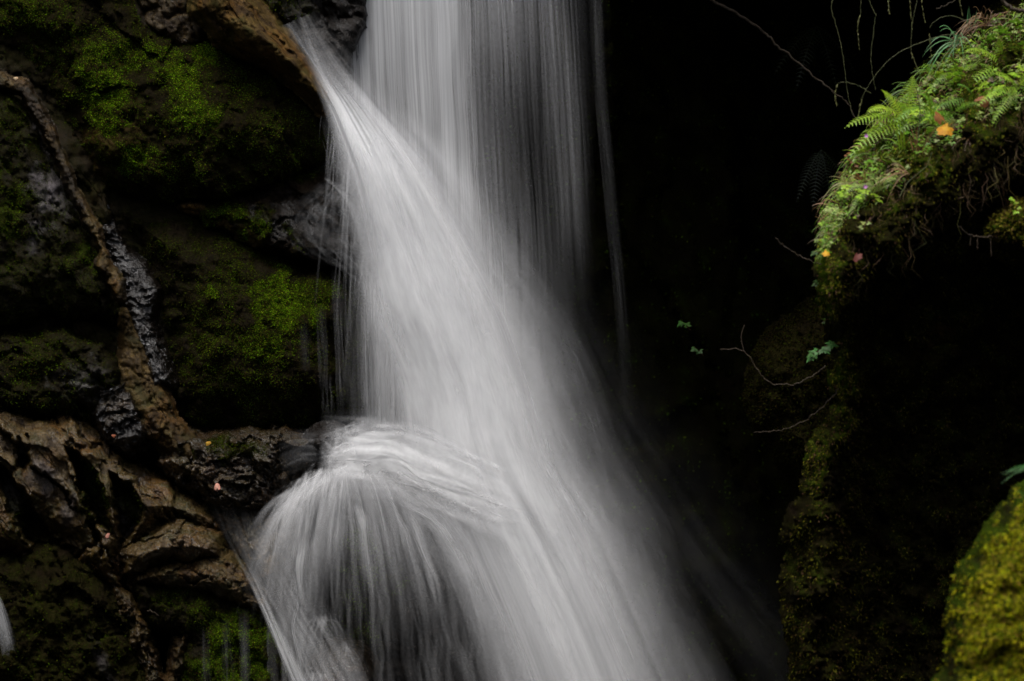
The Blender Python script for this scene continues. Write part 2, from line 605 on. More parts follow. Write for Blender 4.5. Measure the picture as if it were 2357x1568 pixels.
# ---- left bank, from the top down
BED = 58                                    # the beds dip to the lower right
rock('boulder', 'broad upper boulder thick with bright green moss, beside the top of the fall', 'boulder',
     [(-140, -170), (300, -170), (330, 20), (370, 80), (450, 92), (520, 88), (600, 130), (690, 190), (742, 250), (765, 320),
      (770, 375), (700, 392), (620, 422), (520, 450), (400, 462), (290, 448), (230, 420), (190, 395), (155, 330), (115, 250),
      (60, 190), (-140, 160)], 12.85, .55, 260, (.0005, -.0010), 3.2, fac=(.09, 110, 50, 2.2), rid=(.02, 50), nz=(.06, 80),
     moss=[(240, 215, 62, 90, 0, 1), (235, 120, 80, 50, 0, .7), (330, 130, 50, 40, 0, .7), (420, 190, 75, 45, 60, 1), (475, 110, 35, 55, 10, 1),
           (440, 260, 60, 50, 0, .8), (490, 270, 18, 40, 10, .9), (310, 360, 50, 40, 0, .8), (560, 200, 60, 50, 0, .45), (600, 300, 90, 50, -20, .4),
           (60, 30, 100, 55, 0, .55), (130, 150, 90, 70, 0, .35), (400, 380, 130, 45, 0, .45), (640, 360, 90, 40, -15, .4)],
     base_moss=.42, tan=[(250, 330, 70, 80, 40, .35)], base_wet=.15, mossn=120000, moss_amp=.5, moss_kw=dict(size=.009), mossz=34)
rock('wet_rock', 'dark brown wet rock set back above the mossy boulder, streaked by trickles', 'rock',
     [(290, -170), (490, -170), (490, 60), (470, 100), (420, 105), (340, 70), (300, 0)], 12.95, .12, 40, (0, -.0006), 3.6,
     fac=(.12, 60, 75, 2.5), nz=(.03, 40), base_tan=.4, base_wet=.5)
rock('rock_slab', 'bare tan slab leaning to the water at the upper edge of the fall', 'rock',
     [(432, -170), (510, -170), (560, -20), (605, 35), (655, 85), (715, 165), (760, 238), (744, 244), (690, 184), (622, 138), (545, 102), (500, 72), (460, 20)],
     12.5, .22, 45, (.0006, -.0010), 3.0, edge=5, fac=(.05, 45, 45, 3.2), nz=(.03, 60), flat=True, base_tan=.95, base_wet=.25)
rock('dark_rock', 'black wet rock between the tan slab and the top of the fall', 'rock',
     [(520, -170), (860, -170), (840, 60), (790, 190), (740, 190), (690, 110), (630, 40)], 12.95, .2, 60, (0, -.0006), 4,
     fac=(.12, 70, 50, 2), base_wet=.6, moss=[(640, 10, 60, 40, 0, .3)], mossn=1500)
rock('mossy_bank', 'dark mossy outcrop with a pale grey lichen face at the left edge', 'rock',
     [(-140, 190), (10, 195), (50, 235), (85, 300), (115, 365), (160, 455), (205, 545), (240, 640), (270, 700), (262, 742), (200, 732),
      (130, 722), (40, 742), (-140, 742)], 12.2, .28, 110, (.0006, -.0008), 3.4, fac=(.10, 90, 60, 2.4), nz=(.05, 60),
     moss=[(0, 290, 60, 80, 0, .45), (20, 470, 45, 110, 0, .6), (60, 600, 90, 60, 0, .35), (200, 600, 30, 40, 50, .6), (150, 665, 90, 45, 0, .35),
           (30, 680, 80, 60, 0, .3)], base_moss=.5,
     grey=[(122, 440, 48, 62, 15, 1), (102, 320, 14, 55, -20, .9), (80, 545, 14, 40, 10, .7)], base_wet=.35, mossn=42000,
     moss_kw=dict(bright=.6, size=.008))
rock('rock_rib', 'thin tan rib of bare rock running down between mossy outcrop and runnel', 'rock',
     [(-140, 152), (15, 172), (58, 190), (98, 250), (132, 325), (162, 400), (205, 490), (246, 580), (276, 645), (284, 692),
      (272, 690), (250, 640), (224, 612), (234, 580), (192, 495), (156, 420), (124, 345), (88, 275), (48, 212), (-140, 178)],
     12.04, .025, 16, (.0004, -.0009), 2.4, edge=7, fac=(.012, 40, BED, 4), nz=(.02, 30), flat=True, base_tan=.16, base_wet=.5, back=.10, mg=7,
     tan=[(20, 180, 60, 16, 20, .6), (215, 500, 20, 90, -22, .8), (255, 620, 16, 80, -20, .8), (120, 300, 16, 60, -25, .5)])
rock('runnel_rock', 'black rock under the glinting runnel beside the thin tan rib', 'rock',
     [(190, 415), (238, 425), (256, 490), (285, 560), (335, 615), (365, 665), (352, 740), (395, 885), (350, 900), (310, 780),
      (282, 700), (262, 620), (225, 520)], 12.35, .14, 30, (.0002, -.0012), 2.4, edge=4, fac=(.03, 20, 20, 1.8), nz=(.022, 26),
     rid=(.012, 22), base_wet=1.)
rock('ledge_rock', 'low wet ledge with rusty edge between the two big mossy boulders', 'rock',
     [(290, 462), (400, 455), (520, 440), (640, 405), (770, 375), (850, 420), (870, 640), (760, 610), (640, 585), (560, 560), (470, 510), (380, 488)],
     12.85, .3, 60, (0, -.0016), 3.4, fac=(.08, 60, 20, 2.4), nz=(.04, 40), tan=[(430, 487, 110, 18, 18, 1), (560, 548, 80, 16, 25, .7)],
     moss=[(560, 505, 90, 32, 15, .8), (700, 380, 70, 30, -10, .6)], wet=[(660, 510, 80, 55, 0, .8)], base_wet=.25, mossn=9000,
     moss_kw=dict(bright=.6))
rock('boulder', 'rounded middle boulder with one bright moss patch, left of the main jet', 'boulder',
     [(240, 462), (330, 468), (420, 490), (500, 522), (560, 552), (640, 578), (740, 598), (830, 625), (862, 700), (855, 820),
      (835, 940), (760, 1000), (640, 1010), (520, 1000), (430, 985), (392, 930), (362, 800), (350, 690), (315, 605), (268, 525)],
     12.85, .75, 260, (.0004, -.0007), 3.2, fac=(.05, 150, 40, 1.6), nz=(.06, 90),
     moss=[(645, 700, 62, 70, 0, 1), (610, 790, 60, 50, 0, .6), (520, 650, 60, 60, 0, .3), (500, 800, 80, 80, 0, .32), (492, 676, 14, 14, 0, .9),
           (570, 880, 100, 50, 0, .28), (720, 690, 50, 60, 0, .5)], base_moss=.28, base_wet=.2, mossn=110000, moss_amp=.8, mossz=50,
     moss_kw=dict(size=.009))
rock('mossy_bank', 'low mossy hump under the dark hollow at the left edge', 'rock',
     [(-140, 772), (50, 766), (140, 762), (235, 795), (278, 850), (268, 900), (228, 958), (150, 955), (60, 950), (-140, 925)],
     12.0, .35, 70, (.0003, -.0008), 3.4, fac=(.09, 70, 30, 2), nz=(.05, 50), moss=[(60, 840, 90, 60, 0, .5), (120, 930, 60, 30, 0, .45), (0, 820, 60, 40, 0, .4)],
     base_moss=.45, grey=[(190, 870, 50, 26, 0, .35)], wet=[(190, 900, 60, 50, 0, .8)], mossn=12000, moss_kw=dict(bright=.65))
rock('rock_rib', 'broad tan rib of bare rock below the runnel, widening downward', 'rock',
     [(288, 715), (308, 758), (345, 822), (375, 900), (402, 962), (440, 1010), (490, 1070), (430, 1065), (370, 1025), (325, 1000),
      (290, 940), (272, 870), (285, 800)], 11.95, .10, 60, (.0005, -.0010), 2.6, edge=6, fac=(.04, 50, 58, 3), nz=(.03, 40),
     flat=True, base_tan=.6, base_wet=.45, back=.14, mg=12, tan=[(330, 900, 40, 90, -20, .9)])
rock('wet_rock', 'shiny black fractured rock wedged left of the broad tan rib', 'rock',
     [(222, 892), (285, 882), (325, 965), (340, 1015), (290, 1040), (245, 1015), (212, 960)], 11.85, .15, 30, (.0002, -.0012), 2.4, edge=6,
     fac=(.07, 26, -20, 2.2), rid=(.02, 18), nz=(.03, 24), base_wet=1., tan=[(260, 950, 30, 40, 0, .3)])
rock('brown_rock', 'long ridged brown rock with dark clefts crossing the lower left', 'rock',
     [(-140, 905), (0, 927), (70, 957), (180, 948), (225, 988), (265, 1046), (340, 1110), (480, 1165), (508, 1215), (430, 1207),
      (384, 1200), (330, 1240), (290, 1275), (275, 1350), (250, 1342), (180, 1285), (95, 1195), (60, 1285), (-140, 1290)],
     11.75, .30, 70, (.0005, -.0010), 2.5, edge=9, fac=(.17, 100, 58, 2.8), rid=(.012, 50), nz=(.012, 50), flat=True, base_tan=.85, base_wet=.75,
     wet=[(330, 1090, 60, 40, 30, 1), (60, 1040, 60, 60, 0, .8)],
     grey=[(105, 1100, 24, 40, -20, .4), (160, 1170, 14, 40, 10, .35)],
     clefts=[([(152, 1030), (190, 1048), (240, 1120), (262, 1235), (220, 1205), (182, 1120)], .4),
             ([(252, 1090), (300, 1110), (335, 1170), (322, 1215), (275, 1270), (264, 1180)], .35),
             ([(-30, 1030), (55, 1125), (130, 1250), (60, 1250), (15, 1180)], .3),
             ([(40, 1005), (72, 1030), (60, 1085), (38, 1080)], .2), ([(172, 1110), (188, 1120), (245, 1270), (232, 1290)], .25)],
     moss=[(215, 1140, 30, 70, -15, .6), (300, 1150, 25, 60, -10, .5), (40, 1200, 40, 60, -20, .4)], mossn=4000, moss_kw=dict(bright=.35))
rock('stepped_rock', 'stepped dark brown rock, dripping wet, left of the splash mound', 'rock',
     [(400, 1000), (470, 1008), (560, 992), (650, 985), (745, 1010), (720, 1080), (650, 1160), (560, 1185), (500, 1172), (420, 1125), (355, 1060)],
     12.1, .35, 60, (.0003, -.0014), 2.6, edge=8, fac=(.12, 36, 10, 1.9), rid=(.03, 26), nz=(.05, 40), base_tan=.3, base_wet=.9,
     tan=[(440, 1080, 70, 30, 30, .7), (530, 1040, 50, 20, 0, .4)], moss=[(540, 1030, 70, 20, 0, .4)], mossn=2500, moss_kw=dict(bright=.5))
rock('flat_rock', 'reddish brown rock under a thin film of water beside the fan of spray', 'rock',
     [(478, 1166), (560, 1165), (650, 1160), (690, 1240), (660, 1330), (610, 1400), (570, 1330), (520, 1280), (500, 1230)],
     12.0, .3, 60, (.0003, -.0012), 3, fac=(.06, 40, 60, 2), nz=(.04, 40), base_tan=.5, base_wet=.8)
rock('brown_rock', 'humped brown rock gleaming wet below the end of the long ridge', 'rock',
     [(282, 1272), (330, 1236), (384, 1203), (440, 1207), (500, 1235), (515, 1285), (470, 1296), (400, 1296), (340, 1310), (300, 1312)],
     11.55, .25, 45, (.0004, -.0013), 2.5, edge=5, fac=(.08, 44, -25, 2.4), rid=(.015, 30), nz=(.02, 40), flat=True, base_tan=.85, base_wet=.85)
rock('brown_rock', 'brown arched rock over the hanging moss at the lower veil', 'rock',
     [(318, 1335), (370, 1300), (450, 1290), (530, 1290), (562, 1330), (598, 1392), (560, 1390), (510, 1372), (450, 1352), (395, 1345)],
     11.45, .16, 40, (.0003, -.0010), 2.4, edge=5, fac=(.06, 30, 25, 2.6), rid=(.02, 24), nz=(.03, 30), flat=True, base_tan=.7, base_wet=.7)
rock('mossy_rock', 'mossy lower rock streaked by drips, edged by the white lower veil', 'rock',
     [(300, 1340), (400, 1332), (470, 1342), (540, 1380), (592, 1402), (632, 1480), (680, 1600), (700, 1740), (360, 1740), (400, 1560),
      (425, 1470), (340, 1440)], 11.6, .3, 90, (.0002, -.0005), 3, fac=(.06, 60, 70, 2), nz=(.05, 50),
     moss=[(560, 1480, 90, 90, 0, .85), (540, 1560, 110, 80, 0, .8), (490, 1420, 70, 50, 0, .6), (400, 1380, 60, 40, 0, .5)], base_moss=.2,
     base_wet=.3, mossn=44000, moss_kw=dict(bright=.6, size=.008))
rock('mossy_rock', 'big black rock with sparse dark moss in the bottom left corner', 'rock',
     [(-140, 1285), (60, 1275), (110, 1245), (200, 1305), (270, 1362), (292, 1420), (330, 1520), (372, 1620), (372, 1740), (-140, 1740)],
     11.5, .35, 100, (.0003, -.0006), 3.4, fac=(.10, 80, 60, 2), nz=(.06, 60), moss=[(80, 1420, 90, 90, 0, .4), (60, 1530, 80, 60, 0, .45), (200, 1480, 90, 90, 0, .35)],
     base_moss=.5, base_wet=.1, grey=[(240, 1530, 12, 60, -25, .4)], mossn=14000, moss_kw=dict(bright=.35))
rock('rock_rib', 'ragged brown rib standing out of the black rock at the lower edge', 'rock',
     [(262, 1345), (300, 1372), (332, 1432), (352, 1500), (392, 1640), (362, 1640), (322, 1525), (300, 1480), (300, 1440), (268, 1420)],
     11.4, .10, 30, (.0004, -.0008), 2.4, edge=7, fac=(.06, 22, 55, 2.8), rid=(.02, 20), nz=(.03, 24), flat=True, base_tan=.45, base_wet=.7, back=.15, mg=10, tan=[(330, 1440, 25, 60, -20, .9)])
rock('rock_rib', 'short brown rib beside the drip-streaked mossy lower rock', 'rock',
     [(400, 1478), (442, 1448), (425, 1520), (395, 1640), (372, 1640), (385, 1550)], 11.4, .08, 22, (.0004, -.0006), 2.4, edge=5,
     fac=(.05, 20, 70, 2.5), nz=(.03, 20), flat=True, base_tan=.45, base_wet=.6, back=.12, mg=9)
rock('dark_rock', 'dark rock face with faint moss behind the fan of spray', 'rock',
     [(600, 1185), (700, 1100), (850, 1080), (1000, 1130), (1150, 1250), (1290, 1740), (640, 1740), (650, 1500), (600, 1350)],
     12.7, .4, 120, (0, -.0004), 4, fac=(.08, 80, 70, 2), nz=(.06, 60), moss=[(850, 1270, 60, 90, 0, .8), (820, 1420, 50, 90, 0, .5)],
     base_wet=.4, mossn=8000, moss_kw=dict(bright=.8))
rock('splash_rock', 'round brown stone with water sliding over it at the bottom edge', 'rock', ell(790, 1560, 62, 68), 11.6, .22, 60,
     (0, -.0006), 2.6, edge=4, nz=(.03, 30), base_tan=.2, base_wet=.9)
rock('splash_rock', 'small dark stone poking through foam at the top of the splash', 'rock', ell(755, 1018, 34, 24), 11.72, .12, 24,
     (0, -.0006), 2.4, edge=3, nz=(.02, 20), base_wet=.8)


# ------------------------------------------------------------------ the fall
def cr(a, n):
    """Smooth interpolation along axis 0 of control rows (monotone-ish Catmull-Rom)."""
    a = np.asarray(a, float)
    m = len(a)
    t = np.linspace(0, m - 1, n)
    i = np.clip(np.floor(t).astype(int), 0, m - 2)
    f = (t - i).reshape((-1,) + (1,) * (a.ndim - 1))
    p0, p1, p2, p3_ = a[np.clip(i - 1, 0, m - 1)], a[i], a[i + 1], a[np.clip(i + 2, 0, m - 1)]
    return p1 + .5 * f * (p2 - p0 + f * (2 * p0 - 5 * p1 + 4 * p2 - p3_ + f * (3 * (p1 - p2) + p3_ - p0)))


_seed = [100]


def stream(parent, name, rails, mat, layers=3, spread=.16, nu=70, nv=130, gain=1.0, jig=6., bulge=0., clumpy=0.):
    """Sheets of falling water. rails: list over the width of lists along the flow of (x, y, Y, density)."""
    R = np.array(rails, float)                    # [rail, station, 4]
    g = cr(R, nu)
    g = np.swapaxes(cr(np.swapaxes(g, 0, 1), nv), 0, 1)
    V, F, D, O, U = [], [], [], [], []
    mid_ = P(g[:, nv // 2, 0], g[:, nv // 2, 1], g[:, nv // 2, 2])
    fold = min(.05, .03 * np.linalg.norm(np.diff(mid_, axis=0), axis=-1).sum())
    for l in range(layers):
        _seed[0] += 13
        sd = _seed[0]
        s = np.linspace(-1, 1, nu)[:, None] + np.zeros((1, nv))
        tv = np.linspace(0, 1, nv)[None] + np.zeros((nu, 1))
        x = g[..., 0] + jig * fbm(s * 2.5, tv * 2.2, sd, 3) * (.4 + tv)
        y = g[..., 1] + jig * .5 * fbm(s * 2.5, tv * 2.2, sd + 4, 3)
        Y = g[..., 2] + spread * (l - (layers - 1) / 2) / max(1, layers - 1) * 2 + fold * fbm(s * 4, tv * 1.6, sd + 2, 3) \
            - bulge * (1 - s * s)
        dn = np.clip(g[..., 3] * gain, 0, .995)
        full = dn
        dn = dn * np.clip(1 + .35 * (1 - full) * fbm(s * 2.2, tv * 1.8, sd + 7, 3), .3, 1.6)
        if mat is M_FOAM:                      # froth is blotchy, not roped
            dn = dn * np.clip(1 + .55 * fbm(s * 3, tv * 5, sd + 21, 4), .15, 1.3)
        if clumpy:                             # water comes in uneven ropes with gaps between
            dn = dn * np.clip(1 + clumpy * (1.1 - full) * (fbm(s * 6.5, tv * .9, 300 + len(rails), 3) + .5 * fbm(s * 17, tv * 1.4, 330, 2)), .05, 2)
        dn = 1 - (1 - np.clip(dn, 0, .99)) ** (1. / layers)
        v = P(x, y, Y)
        seg = np.linalg.norm(np.diff(v, axis=1), axis=-1)
        vv = np.concatenate([np.zeros((nu, 1)), np.cumsum(seg, 1)], 1)
        wid = np.linalg.norm(np.diff(v, axis=0), axis=-1).sum(0)
        wref = np.sort(wid)[int(len(wid) * .6)]
        uu = (s * .5 + .5) * wref + l * 37.3 + sd
        id_ = np.arange(nu * nv).reshape(nu, nv) + l * nu * nv
        F.append(np.stack([id_[:-1, :-1], id_[1:, :-1], id_[1:, 1:], id_[:-1, 1:]], -1).reshape(-1, 4))
        V.append(v.reshape(-1, 3) - np.array(parent.location))
        D.append(dn.ravel())
        O.append(1 - full.ravel())
        U.append(np.stack([uu, vv + l * 5.1], -1).reshape(-1, 2))
    return mesh_obj(name, np.concatenate(V), np.concatenate(F), mat, parent, True,
                    {'dens': np.concatenate(D), 'room': np.concatenate(O)}, np.concatenate(U))


def grid_rails(xs_by_station, Ys, dens):
    """stations -> rails: xs_by_station[k] = list of (x, y) across; Ys[k]; dens[k] = list across."""
    n = len(xs_by_station[0])
    return [[(*xs_by_station[k][i], Ys[k] if np.isscalar(Ys[k]) else Ys[k][i], dens[k][i]) for k in range(len(xs_by_station))] for i in range(n)]


fall = empty('waterfall', p3(1150, 1700, 12))
tag(fall, 'white waterfall pouring down the dark gorge and fanning over a rock', 'waterfall')

# curtain behind
tops = [700, 768, 830, 900, 975, 1050, 1105, 1165, 1225, 1285, 1335, 1400]
ysr = [-190, 0, 150, 300, 450, 600, 760, 950, 1150]
dn_c = [[0, .25, .62, .58, .60, .54, .26, .26, .22, .16, .025, 0],
        [0, .30, .62, .56, .60, .52, .24, .25, .20, .17, .025, 0],
        [0, .22, .55, .48, .58, .50, .17, .14, .09, .17, .02, 0],
        [0, .10, .45, .42, .55, .46, .18, .07, .04, .15, .012, 0],
        [0, .10, .45, .45, .55, .50, .26, .11, .04, .10, .005, 0],
        [0, .10, .40, .45, .55, .52, .32, .18, .06, .03, .0, 0],
        [0, .10, .40, .45, .5, .5, .36, .20, .07, .01, .0, 0],
        [0, .05, .3, .4, .5, .5, .32, .18, .06, 0, 0, 0],
        [0, 0, 0, 0, 0, 0, 0, 0, 0, 0, 0, 0]]
st = [[(x + (y - 0) * .030 * (1 + (x - 735) / 650), y) for x in tops] for y in ysr]
stream(fall, 'water_curtain', grid_rails(st, [13.1, 13.05, 13, 12.95, 12.9, 12.85, 12.8, 12.75, 12.7], [[min(.9, q * 1.25) for q in r_] for r_ in dn_c]), M_WATER, 2, .10, 120, 90, jig=9)

# main jet
jet = [[(678, 20), (686, 35), (694, 40), (700, 38), (708, 34), (722, 26)],
       [(712, 165), (728, 165), (742, 160), (756, 152), (778, 140), (805, 120)],
       [(748, 262), (776, 262), (802, 260), (834, 255), (866, 248), (905, 236)],
       [(782, 400), (830, 402), (872, 398), (920, 392), (972, 382), (1035, 366)],
       [(812, 560), (868, 562), (930, 558), (1000, 552), (1065, 545), (1140, 532)],
       [(840, 720), (905, 722), (985, 722), (1070, 720), (1150, 714), (1240, 700)],
       [(905, 880), (970, 890), (1045, 892), (1125, 890), (1210, 880), (1310, 868)],
       [(940, 1040), (1010, 1052), (1088, 1060), (1170, 1060), (1262, 1052), (1372, 1040)],
       [(980, 1220), (1080, 1230), (1170, 1232), (1262, 1230), (1360, 1222), (1475, 1205)],
       [(1055, 1400), (1160, 1410), (1255, 1412), (1345, 1406), (1435, 1396), (1545, 1378)],
       [(1130, 1640), (1250, 1650), (1350, 1650), (1445, 1644), (1535, 1634), (1660, 1612)]]
jd = [[0, .06, .15, .08, .04, 0], [0, .2, .42, .28, .12, 0], [0, .85, .92, .7, .35, 0], [0, .85, .97, .88, .45, 0], [0, .85, .99, .95, .55, 0],
      [0, .66, .99, .96, .58, 0], [0, .74, .99, .96, .58, 0], [0, .9, .99, .93, .55, 0], [0, .78, .95, .9, .5, 0], [0, .62, .88, .84, .45, 0],
      [0, .5, .8, .76, .38, 0]]
for r_, d_ in zip(jet, jd):                    # the right side thins out into flung spray
    (x0_, y0_), (x1_, y1_) = r_[4], r_[5]
    r_.insert(5, (x0_ * .45 + x1_ * .55, y0_ * .45 + y1_ * .55))
    r_[6] = (x1_ + (x1_ - x0_) * .45, y1_ + (y1_ - y0_) * .45)
    d_.insert(5, d_[4] * .34)
stream(fall, 'water_jet', grid_rails(jet, [12.55, 12.4, 12.25, 12.1, 12.0, 11.9, 11.8, 11.65, 11.5, 11.35, 11.2], jd), M_JET, 3, .16, 110, 150, jig=7, clumpy=.3)

# soft mist round the jet, a little nearer
mist = [[(735, 262), (775, 262), (830, 258), (890, 250), (960, 238)],
        [(765, 400), (830, 402), (895, 396), (985, 382), (1085, 362)],
        [(790, 560), (868, 562), (960, 556), (1075, 546), (1190, 528)],
        [(815, 720), (905, 722), (1025, 722), (1160, 714), (1300, 698)],
        [(850, 880), (960, 890), (1080, 892), (1225, 880), (1385, 864)],
        [(880, 1040), (1000, 1052), (1125, 1060), (1285, 1050), (1450, 1034)],
        [(930, 1220), (1080, 1230), (1215, 1232), (1385, 1222), (1555, 1200)],
        [(1010, 1400), (1160, 1410), (1300, 1412), (1460, 1398), (1620, 1374)],
        [(1090, 1640), (1250, 1650), (1400, 1650), (1560, 1636), (1730, 1610)]]
md_ = [[0, 0, 0, 0, 0]] + [[0, .32, .5, .22, 0]] * 4 + [[0, .3, .5, .2, 0], [0, .2, .4, .16, 0], [0, .12, .3, .12, 0], [0, .1, .25, .1, 0]]
stream(fall, 'water_mist', grid_rails(mist, [12.0, 11.85, 11.75, 11.62, 11.52, 11.4, 11.25, 11.1, 10.95], md_), M_MIST, 1, 0, 60, 110, jig=14)

# strands falling off the jet's near edge
fr = [[(800 + 8 * k, 560), (815 + 8 * k, 660)] for k in range(6)]
xs = [815, 845, 880, 920, 965, 1010]
st = [[(x - 10, y) for x in xs] for y in (560, 680, 790, 900, 1000)]
stream(fall, 'water_fringe', grid_rails(st, [11.98, 11.9, 11.85, 11.8, 11.78],
       [[0, 0, .05, .3, .3, 0], [0, .05, .25, .4, .4, 0], [0, .10, .18, .32, .5, 0], [0, .12, .16, .26, .55, 0], [0, .10, .16, .26, .55, 0]]), M_FAN, 2, .06, 60, 60, jig=4)

# foam where the jet meets the ledge, sliding off to the right
xs = [735, 785, 845, 910, 980, 1055, 1125, 1200]
off = [(-46, 0), (-14, .62), (25, .92), (62, .86), (100, .4), (150, 0)]
end = [0, .75, 1, 1.04, 1.06, 1.04, .7, 0]
stream(fall, 'splash_mound', [[(x, 1005 + o_ * (1 - .25 * (x < 800)) + max(0, x - 900) * .42 + 22 * abs(x - 850) / 110 * (x < 850), 11.62 - .0004 * (x - 735) - .0012 * max(0, o_),
                                min(.97, d_ * e_)) for x, e_ in zip(xs, end)] for o_, d_ in off], M_FOAM, 3, .08, 70, 90, jig=30)
stream(fall, 'water_mist', [[(x, 1000 + o_ * 1.25 + max(0, x - 900) * .42, 11.3 - .0004 * (x - 735), min(.97, d_ * e_ * .4)) for x, e_ in zip(xs, end)] for o_, d_ in off],
       M_PUFF, 1, 0, 50, 60, jig=20)

# fan over the rock
fan = [
    [(740, 1098), (690, 1122), (645, 1165), (620, 1215), (610, 1280), (606, 1360), (606, 1450), (610, 1640)],
    [(752, 1080), (708, 1110), (668, 1160), (648, 1220), (640, 1290), (638, 1380), (640, 1480), (645, 1640)],
    [(770, 1078), (738, 1110), (710, 1165), (696, 1240), (690, 1330), (690, 1420), (690, 1500), (692, 1640)],
    [(786, 1073), (772, 1108), (762, 1170), (756, 1250), (753, 1350), (751, 1450), (750, 1530), (748, 1640)],
    [(802, 1072), (808, 1108), (814, 1170), (818, 1250), (821, 1350), (823, 1450), (824, 1530), (825, 1640)],
    [(818, 1074), (845, 1108), (870, 1170), (890, 1250), (906, 1350), (917, 1450), (924, 1530), (932, 1640)],
    [(834, 1078), (880, 1112), (926, 1170), (962, 1250), (992, 1350), (1014, 1450), (1030, 1530), (1050, 1640)],
    [(850, 1084), (912, 1116), (974, 1165), (1024, 1240), (1068, 1340), (1104, 1450), (1128, 1530), (1160, 1640)],
    [(866, 1088), (936, 1112), (1010, 1152), (1078, 1228), (1136, 1340), (1182, 1450), (1212, 1530), (1252, 1640)],
    [(880, 1086), (960, 1104), (1045, 1140), (1120, 1215), (1190, 1335), (1245, 1450), (1280, 1530), (1325, 1640)]]
fs = [.12, .32, .50, .35, .18, .10, .08, .07]
fw = [0, 1.5, 1.5, .8, .55, .5, .75, 1.2, 1.2, 0]
Yf = [11.75, 11.62, 11.48, 11.38, 11.3, 11.24, 11.2, 11.15]
dome = [.35, .25, .12, .04, 0, 0, .03, .08, .14, .2]
stream(fall, 'spray_fan', [[(*q, Yf[k] + dome[r], fs[k] * fw[r]) for k, q in enumerate(rl)] for r, rl in enumerate(fan)], M_FAN, 2, .10, 140, 130, jig=20, clumpy=1.3)

# second bright arc under the mound
arc = [[(900, 1120), (960, 1150), (1020, 1180), (1075, 1240), (1120, 1330), (1160, 1440), (1200, 1600)],
       [(890, 1135), (945, 1165), (1000, 1198), (1050, 1260), (1090, 1350), (1125, 1450), (1160, 1600)],
       [(880, 1150), (930, 1182), (975, 1215), (1015, 1280), (1050, 1370), (1080, 1460), (1110, 1600)]]
ad = [[0] * 7, [.15, .3, .4, .3, .2, .1, .05], [0] * 7]
stream(fall, 'spray_fan', [[(*q, 11.32 - .02 * k, ad[r][k]) for k, q in enumerate(rl)] for r, rl in enumerate(arc)], M_FAN, 2, .05, 40, 80, jig=16)

# lower veil down the rock edge
vl = [[(470, 1150), (500, 1215), (545, 1290), (585, 1368), (624, 1455), (664, 1560), (695, 1660)],
      [(500, 1160), (525, 1225), (562, 1300), (598, 1375), (638, 1465), (682, 1570), (712, 1660)],
      [(560, 1170), (580, 1240), (610, 1310), (645, 1390), (688, 1480), (735, 1575), (765, 1660)],
      [(610, 1180), (625, 1250), (660, 1320), (705, 1400), (755, 1490), (800, 1580), (830, 1660)],
      [(650, 1190), (670, 1260), (715, 1330), (775, 1410), (830, 1500), (870, 1585), (900, 1660)]]
vd = [[0] * 7, [0, .02, .06, .26, .44, .52, .5], [0, .05, .10, .17, .24, .3, .32], [0, .03, .07, .12, .17, .2, .22], [0] * 7]
Yv = [11.7, 11.6, 11.42, 11.3, 11.22, 11.15, 11.1]
stream(fall, 'water_veil', [[(*q, Yv[k], vd[r][k]) for k, q in enumerate(rl)] for r, rl in enumerate(vl)], M_VEIL, 2, .04, 70, 90, jig=5)
# ballistic threads of water: real flight paths, each a few millimetres wide
def threads(name, items, mat=None):
    V, F, D, U = [], [], [], []
    n0 = 0
    r = np.random.default_rng(len(items))
    for (p, v, T, w, d0, d1) in items:
        m = 14
        t = np.linspace(0, T, m)[:, None]
        q = np.array(p)[None] + np.array(v)[None] * t + np.array([0, 0, -4.9])[None] * t * t
        vel = np.array(v)[None] + np.array([0, 0, -9.8])[None] * t
        sd = np.cross(vel, np.array([0, 1., 0]))
        sd /= np.linalg.norm(sd, axis=1, keepdims=True) + 1e-6
        ww = w * (.6 + 1.2 * t / T)
        V.append(np.stack([q - sd * ww / 2, q, q + sd * ww / 2], 1).reshape(-1, 3))
        u = t[:, 0] / T
        a_ = (d0 + (d1 - d0) * u) * np.clip(u * 8, 0, 1) * np.clip((1 - u) * 4, 0, 1)
        D.append(np.stack([0 * a_, a_, 0 * a_], 1).ravel())
        o_ = r.uniform(0, 500)
        U.append(np.stack([np.tile([o_, o_ + w / 2, o_ + w], m), np.repeat(u * 1.5, 3)], -1))
        id_ = np.arange(m * 3).reshape(m, 3) + n0
        F.append(np.stack([id_[:-1, :-1], id_[1:, :-1], id_[1:, 1:], id_[:-1, 1:]], -1).reshape(-1, 4))
        n0 += m * 3
    D = np.concatenate(D)
    return mesh_obj(name, np.concatenate(V) - np.array(fall.location), np.concatenate(F), mat or M_FAN, fall, True,
                    {'dens': D, 'room': 1 - D}, np.concatenate(U))


rr = random.Random(4)
it = []
for i in range(1100):                          # sliding off the whole rounded brow of the rock
    a_ = rr.choice((rr.gauss(-.95, .22), rr.gauss(-.5, .3), rr.gauss(.2, .4), rr.gauss(.8, .25), rr.gauss(.75, .25)))
    bx, by = 795 + 150 * math.sin(a_), 1215 - 140 * math.cos(a_)
    k = rr.random() ** 1.5
    p = p3(bx * (1 - k) + 805 * k + rr.gauss(0, 12), by * (1 - k) + (1090 + 30 * abs(a_)) * k + rr.gauss(0, 9), 11.62 - rr.uniform(0, .2) - .12 * math.cos(a_))
    sp_ = rr.uniform(.2, 1.25)
    it.append((p, (math.sin(a_) * sp_ + (.25 if a_ > 0 else 0), -rr.uniform(.1, .7), rr.uniform(-.9, .2)), rr.uniform(.12, .40), rr.uniform(.015, .07), rr.uniform(.04, .26), .01))
threads('spray_threads', it)
it = []
